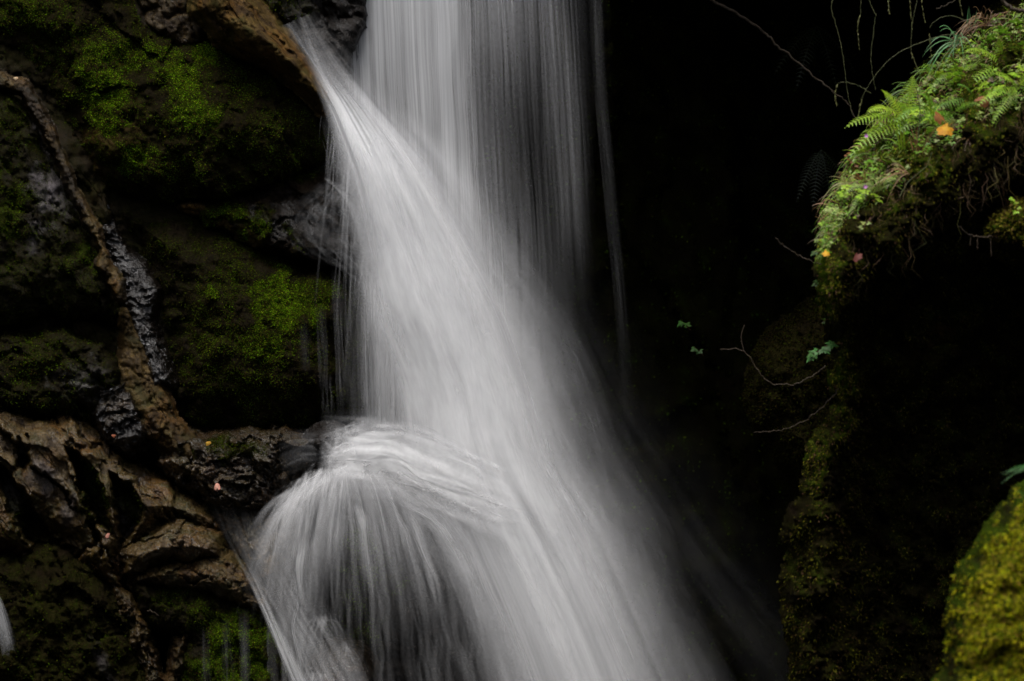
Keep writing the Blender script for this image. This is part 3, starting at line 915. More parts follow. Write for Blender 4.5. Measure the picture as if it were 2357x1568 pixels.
for i in range(160):                           # foam along the mound
    k = rr.random()
    x = 770 + 330 * k ** 1.2
    p = p3(x + rr.gauss(0, 14), 1015 + 100 * max(0, k - .35) ** 1.2 + rr.gauss(0, 18), 11.6 - .2 * k - rr.uniform(0, .1))
    it.append((p, (rr.gauss(.1 + .7 * k, .5), -rr.uniform(0, .5), rr.uniform(-.6, .3)), rr.uniform(.08, .24), rr.uniform(.015, .05), rr.uniform(.06, .25), .04))
threads('spray_threads', it)
it = []
for i in range(800):                           # flung off the right side of the jet
    y = rr.uniform(300, 1300)
    x = np.interp(y, [300, 560, 720, 880, 1040, 1230], [880, 1060, 1150, 1220, 1275, 1360]) + rr.gauss(0, 50)
    it.append((p3(x, y, 11.85 - .0004 * y + rr.uniform(-.2, .2)), (rr.uniform(.3, 1.3), -rr.uniform(.2, .6), -rr.uniform(1.0, 3.)), rr.uniform(.15, .38), rr.uniform(.006, .03), rr.uniform(.02, .08), .005))
threads('spray_threads', it)
it = []
for i in range(260):                           # fine drops coming off the left edge of the jet
    y = rr.uniform(250, 900)
    x = np.interp(y, [250, 400, 560, 720, 880], [775, 820, 850, 885, 930]) + rr.gauss(0, 16)
    it.append((p3(x, y, 11.95 - rr.uniform(0, .2)), (rr.gauss(-.08, .16), -rr.uniform(.1, .4), -rr.uniform(.3, 1.8)), rr.uniform(.15, .4), rr.uniform(.006, .02), rr.uniform(.04, .16), .02))
threads('spray_threads', it)
it = []
for (cx, cy, Y_, n) in ((742, 1428, 11.2, 90), (722, 1555, 11.12, 110), (795, 1492, 11.3, 50)):   # little bursts low on the veil
    for i in range(n):
        a_ = rr.gauss(0, .9)
        it.append((p3(cx + rr.gauss(0, 9), cy + rr.gauss(0, 7), Y_), (math.sin(a_) * rr.uniform(.1, .8), -rr.uniform(0, .4), rr.uniform(.0, .6) * math.cos(a_)), rr.uniform(.08, .24), rr.uniform(.006, .018), rr.uniform(.04, .14), .01))
threads('spray_threads', it)

# upper side splashes, left of the jet
sp = [[(640, 60), (690, 130), (735, 200), (770, 260)], [(660, 55), (705, 120), (748, 190), (785, 255)], [(690, 40), (725, 105), (765, 175), (810, 250)]]
stream(fall, 'splash', [[(*q, 12.35 - .03 * k, (0, .2, 0)[r] * (.3, .7, 1, .8)[k]) for k, q in enumerate(rl)] for r, rl in enumerate(sp)], M_FAN, 2, .05, 40, 50, jig=5)
sp = [[(775, 400), (730, 425), (675, 480), (660, 540), (690, 580), (760, 610)], [(785, 420), (755, 435), (715, 490), (705, 545), (745, 590), (810, 630)],
      [(790, 430), (772, 450), (760, 500), (765, 560), (800, 610), (840, 660)], [(800, 440), (800, 480), (815, 530), (830, 590), (850, 640), (870, 690)]]
sd_ = [[0] * 6, [.02, .06, .05, .04, .03, .0], [.12, .09, .07, .06, .06, .01], [.06, .08, .08, .08, .06, 0]]
stream(fall, 'splash', [[(*q, 11.9, sd_[r][k]) for k, q in enumerate(rl)] for r, rl in enumerate(sp)], M_FOAM, 2, .05, 60, 70, jig=14)
sp = [[(745, 410), (790, 455), (815, 520), (835, 600)], [(752, 412), (800, 462), (828, 530), (850, 610)], [(765, 410), (815, 465), (845, 535), (870, 620)]]
stream(fall, 'splash', [[(*q, 11.88, (0, .3, 0)[r] * (.5, .8, .8, .3)[k]) for k, q in enumerate(rl)] for r, rl in enumerate(sp)], M_FAN, 2, .03, 30, 50, jig=3)
sp = [[(640, 1000), (690, 985), (740, 990), (790, 1000)], [(640, 1040), (690, 1025), (740, 1030), (790, 1040)], [(650, 1120), (680, 1090), (730, 1070), (790, 1060)]]
stream(fall, 'splash', [[(*q, 11.7, (0, .12, 0)[r] * (0, .8, 1, 1)[k]) for k, q in enumerate(rl)] for r, rl in enumerate(sp)], M_VEIL, 2, .03, 40, 40, jig=8)

# lone strand at the right and the thin drifting spray
st = [[(1362 + dx, -160), (1368 + dx, 60), (1380 + dx, 260), (1398 + dx, 460), (1416 + dx, 640), (1432 + dx, 860), (1445 + dx, 1080)] for dx in (-10, 0, 10, 24)]
sdn = [[0] * 7, [.05, .05, .04, .025, .02, .01, .0], [.03, .035, .03, .025, .02, .01, 0], [0] * 7]
stream(fall, 'water_strand', [[(*q, 12.9 - .03 * k, sdn[r][k]) for k, q in enumerate(rl)] for r, rl in enumerate(st)], M_FAN, 2, .04, 30, 90, jig=3)
st = [[(1120, 480), (1190, 700), (1260, 900), (1350, 1080), (1480, 1280), (1640, 1480), (1760, 1650)],
      [(1200, 450), (1270, 690), (1350, 880), (1440, 1060), (1570, 1260), (1720, 1460), (1840, 1640)],
      [(1290, 430), (1360, 670), (1440, 860), (1540, 1040), (1670, 1240), (1830, 1440), (1950, 1620)],
      [(1360, 420), (1440, 660), (1540, 850), (1660, 1020), (1800, 1220), (1960, 1420), (2080, 1600)]]
sdn = [[0] * 7, [.0, .02, .03, .03, .03, .025, .02], [0, .004, .007, .008, .01, .01, .01], [0] * 7]
stream(fall, 'drifting_spray', [[(*q, 12.0 - .08 * k, sdn[r][k]) for k, q in enumerate(rl)] for r, rl in enumerate(st)], M_MIST, 2, .15, 70, 90, jig=8)
# thin trickles on the left rocks
trk = []
for (x, y0, y1, Y, dd) in ((738, 700, 900, 12.0, .04), (752, 860, 960, 11.95, .05), (700, 740, 860, 12.0, .02), (800, 660, 980, 11.92, .07),
                           (835, 640, 980, 11.9, .22), (775, 620, 960, 11.95, .06), (520, 1420, 1620, 11.15, .04), (560, 1400, 1640, 11.12, .05),
                           (470, 1440, 1640, 11.2, .02)):
    rl = [[(x + dx + (y - y0) * .04, y, Y, (0 if abs(dx) > 5 else dd) * s) for y, s in ((y0, .0), (y0 * .7 + y1 * .3, 1), (y0 * .3 + y1 * .7, .9), (y1, 0))] for dx in (-14, 0, 14)]
    stream(fall, 'trickle', rl, M_FAN, 1, 0, 24, 40, jig=4)
sl = [[(-30, 1320), (0, 1370), (25, 1430), (40, 1500)], [(-40, 1330), (-8, 1380), (12, 1440), (28, 1510)], [(-60, 1340), (-25, 1400), (-5, 1460), (10, 1520)]]
stream(fall, 'trickle', [[(*q, 11.0, (0, .5, .3)[r] * (1, 1, .9, .2)[k]) for k, q in enumerate(rl)] for r, rl in enumerate(sl)], M_VEIL, 2, .03, 24, 30, jig=3)


# ------------------------------------------------------------------ right bank
LIPX = [1850, 1905, 1960, 2050, 2110, 2180, 2260, 2357, 2600]
LIPY = [600, 560, 500, 430, 370, 325, 280, 215, 100]
YB = 9.7


def bank_depth(x, y, d):
    lip = np.interp(x, LIPX, LIPY) + 22 * fbm(x / 60, y / 90, 77, 3)
    above = np.clip(lip - y, 0, None)
    below = np.clip(y - lip, 0, None)
    k = .35 + .65 * sstep(1900, 2030, x)
    col = np.exp(-((x - 1914) / 34) ** 2 - ((y - 650) / 95) ** 2) + .6 * np.exp(-((x - 1935) / 34) ** 2 - ((y - 900) / 110) ** 2)
    return above * .0036 - .30 * col - .16 * sstep(0, 70, below) * sstep(240, 120, below) + k * (.55 * sstep(110, 330, below) + .35 * sstep(260, 700, below))


bank = rock('mossy_bank', 'overhanging right bank, green on top and black beneath, facing the fall', 'bank',
            [(2620, -120), (2357, -5), (2260, 55), (2170, 140), (2085, 232), (2010, 325), (1952, 430), (1925, 510), (1908, 575), (1900, 650),
             (1915, 720), (1936, 800), (1930, 870), (1950, 930), (1905, 995), (1876, 1055), (1868, 1130), (1835, 1195), (1822, 1235), (1840, 1265),
             (1818, 1330), (1822, 1400), (1842, 1480), (1856, 1740), (2620, 1740)],
            YB, .3, 70, (0, 0), 4, edge=10, fac=(.08, 80, 80, 1.6), rid=(.05, 60), nz=(.08, 55), depth=bank_depth, base_wet=.15, base_moss=.75,
            moss=[(1915, 650, 42, 120, 0, 1), (1945, 890, 40, 140, 0, .8), (1880, 1000, 60, 60, 0, .7), (1890, 1050, 40, 90, 15, .8), (1850, 1220, 30, 80, 10, .6), (1840, 1380, 30, 120, 0, .6),
                  (2050, 330, 160, 130, -40, .9), (2250, 180, 160, 120, -30, .9), (2030, 520, 110, 60, -20, .5), (2250, 420, 120, 80, 0, .35), (2330, 520, 70, 60, 0, .7),
                  (2130, 800, 60, 60, 0, .3), (2120, 430, 40, 40, 0, .8)], tan=[(2150, 790, 60, 40, -30, .5)],
            mossn=90000, moss_kw=dict(size=.016, hang=1.4, long=2.8, bright=1.0, palette=[(.12, .11, .010), (.075, .085, .010), (.15, .14, .018), (.05, .032, .014), (.09, .05, .03)]))

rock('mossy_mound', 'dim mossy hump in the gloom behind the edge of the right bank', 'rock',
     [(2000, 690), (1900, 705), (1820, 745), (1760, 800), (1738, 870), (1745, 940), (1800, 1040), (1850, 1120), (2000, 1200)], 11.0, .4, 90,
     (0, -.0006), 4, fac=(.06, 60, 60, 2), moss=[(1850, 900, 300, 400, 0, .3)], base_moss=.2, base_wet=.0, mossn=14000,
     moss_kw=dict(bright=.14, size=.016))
rock('mossy_ledge', 'small golden mossy knob jutting from the right edge of the bank', 'rock',
     [(2600, 440), (2400, 450), (2330, 468), (2285, 500), (2262, 540), (2290, 566), (2340, 590), (2600, 600)], 9.45, .3, 50, (0, -.0004), 3.2,
     nz=(.06, 40), moss=[(2350, 510, 110, 70, 0, 1)], base_moss=.5, mossn=9000, back=.6,
     moss_kw=dict(size=.016, hang=1., palette=[(.13, .12, .012), (.09, .08, .010), (.11, .075, .02), (.06, .035, .012), (.15, .13, .02)]))
rock('moss_mound', 'nearest mound of thick yellow-green moss at the bottom right corner', 'rock',
     [(2700, 900), (2480, 1020), (2357, 1135), (2315, 1190), (2265, 1255), (2225, 1320), (2205, 1390), (2198, 1460), (2205, 1520), (2165, 1580),
      (2140, 1740), (2700, 1740)], 7.6, .55, 130, (-.0002, -.0006), 3.2, edge=9, nz=(.06, 60), rid=(.03, 70),
     moss=[(2400, 1400, 480, 620, 0, .8)], base_moss=.7, mossn=170000, moss_amp=.4,
     moss_kw=dict(size=.013, hang=1.3, long=2.6, bright=2.3, palette=[(.165, .155, .004), (.10, .125, .004), (.21, .19, .006), (.07, .055, .008), (.11, .07, .012)]))


# ------------------------------------------------------------------ plants
class MB:
    def __init__(s):
        s.v, s.f, s.c = [], [], []

    def quad(s, a, b, c, d, col):
        n = len(s.v)
        s.v += [tuple(a), tuple(b), tuple(c), tuple(d)]
        s.f.append((n, n + 1, n + 2, n + 3))
        s.c += [(*col, 1)] * 4

    def tube(s, pts, r0, r1, col=(.1, .1, .05), sides=5):
        n0 = len(s.v)
        m = len(pts)
        for i, p in enumerate(pts):
            t = (pts[min(i + 1, m - 1)] - pts[max(i - 1, 0)]).normalized()
            a = t.cross(Vector((.31, .87, .38))).normalized()
            b = t.cross(a)
            r = r0 + (r1 - r0) * i / (m - 1)
            for k in range(sides):
                an = 2 * math.pi * k / sides
                s.v.append(tuple(p + (a * math.cos(an) + b * math.sin(an)) * r))
                s.c.append((*col, 1))
        for i in range(m - 1):
            for k in range(sides):
                k2 = (k + 1) % sides
                s.f.append((n0 + i * sides + k, n0 + i * sides + k2, n0 + (i + 1) * sides + k2, n0 + (i + 1) * sides + k))

    def blade(s, pts, w, nrm, col, taper=1.0):
        """Grass blade or leaf strip along pts, widest a third of the way up."""
        m = len(pts)
        n0 = len(s.v)
        for i, p in enumerate(pts):
            t = (pts[min(i + 1, m - 1)] - pts[max(i - 1, 0)]).normalized()
            sd = t.cross(nrm)
            sd = sd.normalized() if sd.length > 1e-5 else Vector((1, 0, 0))
            u = i / (m - 1)
            ww = w * (min(1, .45 + 2 * u)) * (1 - u ** 2.2 * taper) + .0003
            s.v += [tuple(p - sd * ww / 2), tuple(p + sd * ww / 2)]
            s.c += [(*col, 1)] * 2
        for i in range(m - 1):
            k = n0 + 2 * i
            s.f.append((k, k + 1, k + 3, k + 2))

    def build(s, name, mat, parent=None, smooth=False):
        return mesh_obj(name, s.v, s.f, mat, parent, smooth, {'tint': np.array(s.c)})


def smooth_line(pts, n):
    a = cr(np.array([tuple(p) for p in pts]), n)
    return [Vector(q) for q in a]


def jit(col, k=.25):
    f = random.uniform(1 - k, 1 + k)
    return tuple(max(0, c * f * random.uniform(.92, 1.08)) for c in col)


def arch(base, d, L, droop, n=10):
    """Curved stem from base along d, sagging with distance."""
    d = Vector(d).normalized()
    return [base + d * (L * t) + Vector((0, 0, -droop * L * t * t)) for t in np.linspace(0, 1, n)]


GREEN = (.14, .285, .018)
LIME = (.28, .43, .028)
SAGE = (.29, .37, .10)
BLUEG = (.13, .28, .11)
STRAW = (.30, .18, .085)
RUST = (.22, .085, .03)
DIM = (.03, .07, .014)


def frond(parent, base, d, L, droop, col, name='frond', wide=.36):
    """A fern frond: rachis with paired, toothed leaflets."""
    mb = MB()
    NP = 19
    pts = arch(base, d, L, droop, NP)
    mb.tube(pts, .0026, .0008, tuple(c * .8 for c in col), 4)
    up0 = Vector((0, -.55, .85))
    for i in range(2, NP):
        u = i / (NP - 1)
        t = (pts[min(i + 1, NP - 1)] - pts[i - 1]).normalized()
        sd = t.cross(up0).normalized()
        up = sd.cross(t).normalized()
        ln = L * wide * .62 * (math.sin(math.pi * (u * .88 + .12)) ** .8) * (1.05 - .45 * u) + .002
        for sg in (-1, 1):
            dr = (sd * sg + t * .35 + up * random.uniform(-.05, .12)).normalized()
            c = jit(col, .22)
            q = [pts[i] + dr * (ln * k / 6) - Vector((0, 0, .22 * ln * (k / 6) ** 2)) for k in range(7)]
            wl_ = L / NP * .80
            for k in range(6):                       # small rounded teeth on both sides
                w = wl_ * (1 - k / 6.5) * .62
                m_ = (q[k] + q[k + 1]) / 2
                mb.quad(q[k], m_ + t * w, q[k + 1], m_ - t * w, jit(c, .12))
    return mb.build(name, M_LEAF, parent)


def fern(label, x, y, Y, fronds, col=GREEN, group=None):
    """fronds: list of (dx, dy, dY, length, droop) as directions in the photo plane and depth."""
    b = p3(x, y, Y)
    root = tag(empty('fern', b), label, 'fern', group)
    for (dx, dy, dz, L, dr) in fronds:
        frond(root, Vector((0, 0, 0)), (dx, dz, -dy), L, dr, jit(col, .15))
    return root


def lobed_leaf(mb, c, n, d, size, col, lobes=3):
    """A herb leaf cut into lobes, each lobe cut again."""
    n = n.normalized()
    d = (d - n * d.dot(n))
    d = d.normalized() if d.length > 1e-4 else Vector((1, 0, 0))
    s = n.cross(d)
    for k in range(lobes):
        an = (k - (lobes - 1) / 2) * 1.15
        ld = d * math.cos(an) + s * math.sin(an)
        ls = n.cross(ld)
        L = size * (1 if k == (lobes - 1) // 2 else .82)
        for j, (o, wv, ln) in enumerate(((.25, .0, .75), (.15, .5, .5), (.15, -.5, .5))):
            dd = (ld + ls * wv * 1.2).normalized()
            p0 = c + ld * (L * o)
            pe = c + ld * (L * .3) + dd * (L * ln)
            m_ = p0 * .45 + pe * .55 + n * (L * .06)
            w = L * .17
            w2 = n.cross(dd) * w
            mb.quad(p0, m_ + w2, pe - n * L * .08, m_ - w2, jit(col, .15))


def herb_proto(name, col, nleaf, spread, size, lobes=3, stemcol=(.16, .07, .04)):
    root = empty(name)
    st = MB()
    for i in range(nleaf):
        an = random.uniform(0, 2 * math.pi)
        el = random.uniform(.25, 1.2)
        d = Vector((math.cos(an) * math.cos(el), math.sin(an) * math.cos(el) - .35, math.sin(el)))
        L = spread * random.uniform(.5, 1)
        pts = arch(Vector((0, 0, 0)), d, L, .25, 6)
        st.tube(pts, .0016, .0009, stemcol, 4)
        lf = MB()
        lobed_leaf(lf, pts[-1], Vector((d.x * .4, -.55, .8)), d, size * random.uniform(.7, 1.25), jit(col, .25), lobes)
        lf.build('leaf', M_LEAF, root)
    st.build('stem', M_LEAF, root)
    return root


def dup(root, loc, rz, sc, label=None, group=None):
    r = root.copy()
    COL.objects.link(r)
    r.location = loc
    r.rotation_euler = (0, 0, rz)
    r.scale = (sc, sc, sc)
    if label:
        r['label'] = label
    if group:
        r['group'] = group
    for ch in root.children:
        c = ch.copy()
        COL.objects.link(c)
        c.parent = r
    return r


def bank_Y(x, y):
    """Depth of the bank's top slope at a photo position."""
    lip = float(np.interp(x, LIPX, LIPY))
    return YB - .28 + max(0, lip - y) * .0036


# ground cover of small leaves on the slope: nobody could count it
def ground_cover():
    mb = MB()
    r = random.Random(5)
    n = 0
    while n < 2600:
        x = r.uniform(1890, 2450)
        lip = np.interp(x, LIPX, LIPY)
        top = np.interp(x, [1890, 1925, 1960, 2010, 2090, 2170, 2260, 2357, 2450], [490, 440, 370, 285, 215, 130, 55, 0, -40])
        y = lip + 25 - (lip + 25 - top) * r.random() ** .9
        if fbm(np.array([x / 40.]), np.array([y / 40.]), 41, 3)[0] < -.35:
            continue
        c = p3(x, y, bank_Y(x, y) - r.uniform(0, .07))
        k = r.random()
        patch = fbm(np.array([x / 70.]), np.array([y / 70.]), 91, 2)[0]
        if k < .40 + .3 * patch:
            col = GREEN
        elif k < .68:
            col = SAGE
        elif k < .80:
            col = LIME
        else:
            col = (.11, .075, .03)
        nn = Vector((r.gauss(-.1, .5), -.6 + r.gauss(0, .3), .8))
        dd = Vector((r.gauss(0, 1), r.gauss(0, .5), r.gauss(0, .6)))
        lobed_leaf(mb, c, nn, dd, r.uniform(.012, .03), jit(col, .3))
        n += 1
    for i in range(1500):                      # and short grass between them
        x = r.uniform(1890, 2450)
        lip = np.interp(x, LIPX, LIPY)
        top = np.interp(x, [1890, 1925, 1960, 2010, 2090, 2170, 2260, 2357, 2450], [490, 440, 370, 285, 215, 130, 55, 0, -40])
        y = lip + 30 - (lip + 30 - top) * r.random()
        q = p3(x, y, bank_Y(x, y) - .02)
        d = Vector((r.gauss(-.35, .5), r.uniform(-.6, 0), r.uniform(.4, 1)))
        pts = arch(q, d, r.uniform(.05, .16), r.uniform(.3, 1.3), 6)
        mb.blade(pts, r.uniform(.002, .006), Vector((r.gauss(0, .4), -.8, .5)), jit(r.choice([GREEN, GREEN, LIME, SAGE, (.14, .08, .03), STRAW]), .3))
    o = mb.build('ground_cover', M_LEAF)
    tag(o, 'dense low cover of tiny green leaves on the lit slope of the bank', 'ground cover', kind='stuff')


ground_cover()

# ferns on the bank
fern('bright fern with arching fronds at the tip of the green slope', 2085, 285, bank_Y(2085, 285) - .05,
     [(-.45, -.95, -.1, 0.36, .35), (-1, -.55, -.15, 0.43, .55), (-.9, -.05, -.3, 0.40, .6), (.12, -1, 0, 0.36, .2), (-.65, -.75, -.3, 0.41, .6),
      (-.2, -.85, -.4, .28, .5)], LIME)
fern('fern with wide drooping frond over the first fern at the slope tip', 2165, 270, bank_Y(2165, 270),
     [(-.9, -.75, -.2, .38, .75), (-.5, -1, -.2, .34, .5), (.7, -.7, -.2, .30, .6), (-1, -.2, -.3, .32, .6)], GREEN)
fern('glowing fern high on the slope near the right edge, under dry grass', 2310, 150, bank_Y(2310, 150),
     [(-.8, -.8, -.2, .36, .5), (-.2, -1, -.2, .34, .4), (.7, -.9, -.2, .36, .5), (1, -.2, -.3, .34, .6), (-1, .1, -.3, .32, .6), (.3, .3, -.5, .26, .6)], LIME)
fern('soft fern lying along the middle of the green slope', 2250, 235, bank_Y(2250, 235),
     [(-1, -.3, -.3, .32, .5), (-.5, -.8, -.3, .28, .5), (.9, -.4, -.3, .30, .6), (-.4, .2, -.5, .22, .5)], (.11, .25, .03))
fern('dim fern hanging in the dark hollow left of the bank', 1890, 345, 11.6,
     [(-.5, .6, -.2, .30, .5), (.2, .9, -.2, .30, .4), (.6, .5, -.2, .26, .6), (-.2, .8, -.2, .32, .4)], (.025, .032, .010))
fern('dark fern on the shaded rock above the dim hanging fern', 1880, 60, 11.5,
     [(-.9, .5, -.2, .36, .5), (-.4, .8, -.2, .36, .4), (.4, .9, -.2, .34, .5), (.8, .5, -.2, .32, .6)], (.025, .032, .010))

# fine roots and dead stalks hanging from the lip into the shade
bank_obj = [o for o in COL.objects if o.name.startswith('mossy_bank') and o.get('category') == 'bank'][0]
mb = MB()
for i in range(210):
    x = random.uniform(1960, 2420)
    lip = float(np.interp(x, LIPX, LIPY))
    y = lip + random.uniform(10, 140)
    L = random.uniform(.05, .22) * (1 if random.random() < .8 else 1.7)
    q = p3(x, y, YB - .42 - random.uniform(0, .10))
    pts = [q + Vector((random.gauss(0, .012) * t * 3, random.gauss(0, .01), -L * t)) for t in np.linspace(0, 1, 6)]
    mb.blade(pts, random.uniform(.002, .0045), Vector((random.gauss(0, .5), -1, 0)), jit(random.choice([(.10, .06, .03), (.14, .10, .03), (.07, .07, .015), (.16, .11, .06)]), .3))
tag(mb.build('hanging_roots', M_DRY, bank_obj), kind='stuff')


fern('small fern low on the slope just above the yellow leaf', 2195, 262, bank_Y(2195, 262) - .1,
     [(-1, -.3, -.3, .24, .6), (-.4, -.9, -.3, .24, .5), (.6, -.8, -.3, .24, .6), (.9, .1, -.3, .22, .6), (-.8, .4, -.4, .2, .6)], GREEN)
fern('small fern at the right edge of the slope above the brown leaf', 2345, 205, bank_Y(2345, 205) - .1,
     [(-1, -.2, -.3, .28, .6), (-.6, -.8, -.3, .28, .5), (.3, -.9, -.3, .26, .6), (-.8, .4, -.4, .22, .6)], LIME)
fern('small fern near the crest under the blue-green tuft', 2210, 165, bank_Y(2210, 165) - .08,
     [(-1, -.1, -.3, .22, .7), (-.5, -.8, -.3, .22, .5), (.7, -.6, -.3, .24, .6), (.2, .5, -.5, .2, .6)], GREEN)
fern('small pale fern on the lower nose of the slope', 2010, 430, bank_Y(2010, 430) - .1,
     [(-1, -.4, -.3, .20, .6), (-.3, -.9, -.3, .20, .5), (.6, -.7, -.3, .22, .6), (-.9, .3, -.4, .18, .6)], SAGE)


# grass tufts
def tuft(label, x, y, Y, blades, col, L, w=.007, group=None, droop=.5, ang=(-1, 1), up=1.0):
    b = p3(x, y, Y)
    root = tag(empty('grass_tuft', b), label, 'grass tuft', group, 'thing')
    for i in range(blades):
        mb = MB()
        a_ = random.uniform(*ang)
        d = Vector((math.sin(a_), random.uniform(-.55, .1), math.cos(a_) * up))
        ln = L * random.uniform(.55, 1.1)
        pts = arch(Vector((random.gauss(0, .012), 0, 0)), d, ln, droop * random.uniform(.4, 1.5), 9)
        mb.blade(pts, w * random.uniform(.7, 1.2), Vector((random.gauss(0, .4), -.8, .5)), jit(col, .25))
        mb.build('blade', M_LEAF, root)
    return root


tuft('blue-green grass tuft arching out over the dark below the crest', 2205, 100, bank_Y(2205, 100) - .1, 16, BLUEG, .34, .008, droop=1.1, ang=(-2.2, .4))
tuft('short upright blue-green grass tuft on the crest beside dry stems', 2235, 65, bank_Y(2235, 60) - .05, 6, BLUEG, .16, .009, droop=.3, ang=(-.5, .5))
tuft('lime grass blades rising among the ferns of the slope tip', 2078, 345, bank_Y(2078, 345) - .12, 7, LIME, .26, .010, droop=.4, ang=(-.8, .4))
tuft('mixed green and straw grass on the lower nose of the slope', 2020, 440, bank_Y(2020, 440) - .1, 12, (.12, .17, .03), .22, .007, droop=.6, ang=(-1, .8))
tuft('pale dry grass curling over the lip of the bank', 2090, 400, bank_Y(2090, 400) - .12, 9, STRAW, .22, .006, droop=1.0, ang=(-1.6, .8))
tuft('dry reddish grass tangled on the crest near the right edge', 2270, 60, bank_Y(2270, 60) - .05, 26, (.16, .09, .04), .24, .004, droop=.8, ang=(-1.5, 1.5))
tuft('tangle of brown grass hanging under the right part of the lip', 2240, 330, YB - .35, 20, (.13, .075, .035), .20, .004, droop=1.6, ang=(-2.2, 2.2), up=.4)
tuft('dark green blades poking in from the right edge above the near moss', 2375, 1075, 7.6, 8, (.05, .14, .035), .16, .006, droop=.3, ang=(-1.75, -1.2))
tuft('sparse green blades sprouting from the top of the near moss mound', 2365, 1150, 7.25, 6, (.07, .17, .03), .10, .006, droop=.2, ang=(-.9, .3))

tuft('tall lime grass blades in the middle of the slope, above the yellow leaf', 2150, 285, bank_Y(2150, 285) - .15, 9, LIME, .24, .009, droop=.5, ang=(-1.0, .5))
tuft('thin rusty grass stalks leaning left from the nose of the bank', 1985, 420, bank_Y(1985, 420) - .12, 10, RUST, .20, .004, droop=.5, ang=(-1.4, .3))
tuft('rusty stalks standing among the ferns at the slope tip', 2110, 350, bank_Y(2110, 350) - .2, 8, (.26, .12, .06), .26, .005, droop=.3, ang=(-.6, .5))
tuft('fine green grass fringe along the middle of the crest', 2140, 165, bank_Y(2140, 165) - .06, 14, GREEN, .17, .005, droop=.8, ang=(-1.5, .6))

for lb, gx, gy_, cl, ln in (('ragged grass leaning out from the very nose of the bank', 1930, 492, (.16, .22, .04), .16),
                            ('wispy grass and straw on the edge just above the nose', 1958, 425, (.22, .20, .06), .20),
                            ('green grass spilling left below the slope-tip fern', 1985, 355, GREEN, .22),
                            ('bright grass on the edge between the slope-tip fern and the crest', 2050, 262, LIME, .20),
                            ('long loose grass bending over the edge at mid crest', 2105, 205, (.15, .26, .06), .26),
                            ('straw grass hanging off the upper crest by the dark branch', 2262, 40, STRAW, .24)):
    tuft(lb, gx, gy_, bank_Y(gx, gy_) - .06, 13, cl, ln, .005, droop=.9, ang=(-1.9, .2))

# leafy herbs on the slope: one of each kind, then copies
H1 = herb_proto('herb', GREEN, 8, .10, .034, 3)
H2 = herb_proto('herb', SAGE, 9, .09, .030, 3, (.2, .08, .06))
H3 = herb_proto('herb', LIME, 7, .11, .038, 5)
spots = [(2010, 400), (1985, 430), (1962, 455), (2045, 380), (2030, 320), (2100, 330), (2130, 290), (2160, 320), (2190, 250), (2215, 200),
         (2235, 280), (2180, 190), (2260, 160), (2290, 225), (2330, 90), (2345, 190), (2300, 110), (2150, 240), (2120, 360), (2070, 420),
         (1995, 370), (2200, 300), (2265, 210), (2350, 130), (2000, 465)]
used = {0: 0, 1: 0, 2: 0}
LBL = ['deep green lobed herb among the small plants on the lit slope', 'pale sage-green lobed herb with red stems on the lit slope',
       'yellow-green broad-lobed herb among the small plants on the lit slope']
for i, (x, y) in enumerate(spots):
    k = (i * 7 + i // 3) % 3
    pr = (H1, H2, H3)[k]
    loc = p3(x, y, bank_Y(x, y) - .06)
    g = ('deep green herbs on the slope', 'sage herbs on the slope', 'yellow-green herbs on the slope')[k]
    if used[k] == 0:
        pr.location = loc
        tag(pr, LBL[k], 'herb', g)
    else:
        dup(pr, loc, random.uniform(0, 6.28), random.uniform(.8, 1.35))
    used[k] += 1


def sprig(label, pts, Y, leaves, size, col, stem=(.15, .07, .04), cat='sprig', lobes=3):
    """A leafy sprig reaching out from the bank: stem and separate leaves."""
    pp = smooth_line([p3(*q, Y) for q in pts], 10)
    b = pp[0].copy()
    root = tag(empty('leafy_sprig', b), label, cat)
    mb = MB()
    pp = [q - b for q in pp]
    mb.tube(pp, .0022, .001, stem, 4)
    mb.build('stem', M_LEAF, root)
    for i in range(leaves):
        q = pp[min(9, int(3 + 7 * i / leaves))]
        d = Vector((random.uniform(-1, .5), random.uniform(-.5, 0), random.uniform(-.5, .6)))
        lf = MB()
        lobed_leaf(lf, q + d * .012, Vector((random.gauss(-.2, .3), -.6, .7)), d, size * random.uniform(.75, 1.2), jit(col, .2), lobes)
        lf.build('leaf', M_LEAF, root)


sprig('pale green leaf sprig reaching left from the nose of the bank', [(1950, 520), (1925, 490), (1900, 478)], YB - .3, 6, .036, SAGE)
sprig('lobed leaf sprig jutting left just below the nose of the bank', [(1930, 575), (1905, 555), (1880, 548)], YB - .2, 5, .034, SAGE)
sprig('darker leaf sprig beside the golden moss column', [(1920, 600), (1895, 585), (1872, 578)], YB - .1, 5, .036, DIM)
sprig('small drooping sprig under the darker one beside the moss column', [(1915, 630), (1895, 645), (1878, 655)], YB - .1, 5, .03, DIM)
sprig('broad green leaves hanging left halfway down the bank edge', [(1940, 790), (1905, 795), (1870, 820)], YB - .1, 7, .05, (.055, .16, .03))
sprig('tiny round-leaved sprig on the shaded bank edge above the broad leaves', [(1930, 730), (1905, 735), (1890, 745)], YB - .05, 5, .022, (.06, .12, .02))
sprig('small yellow-green sprig on top of the golden mossy knob', [(2345, 500), (2340, 475), (2335, 455)], 9.1, 6, .028, LIME)
sprig('brown-leaved sprig on the far left tip of the green slope', [(1990, 400), (1960, 370), (1950, 355)], YB - .2, 5, .022, RUST)
sprig('tiny green sprig on the black wall beside the long twig', [(1590, 760), (1578, 750), (1568, 740)], 13.4, 4, .05, (.07, .16, .03))
sprig('tiny green sprig lower on the black wall near the forked twig', [(1620, 820), (1606, 806), (1600, 800)], 13.4, 5, .045, (.06, .14, .03))
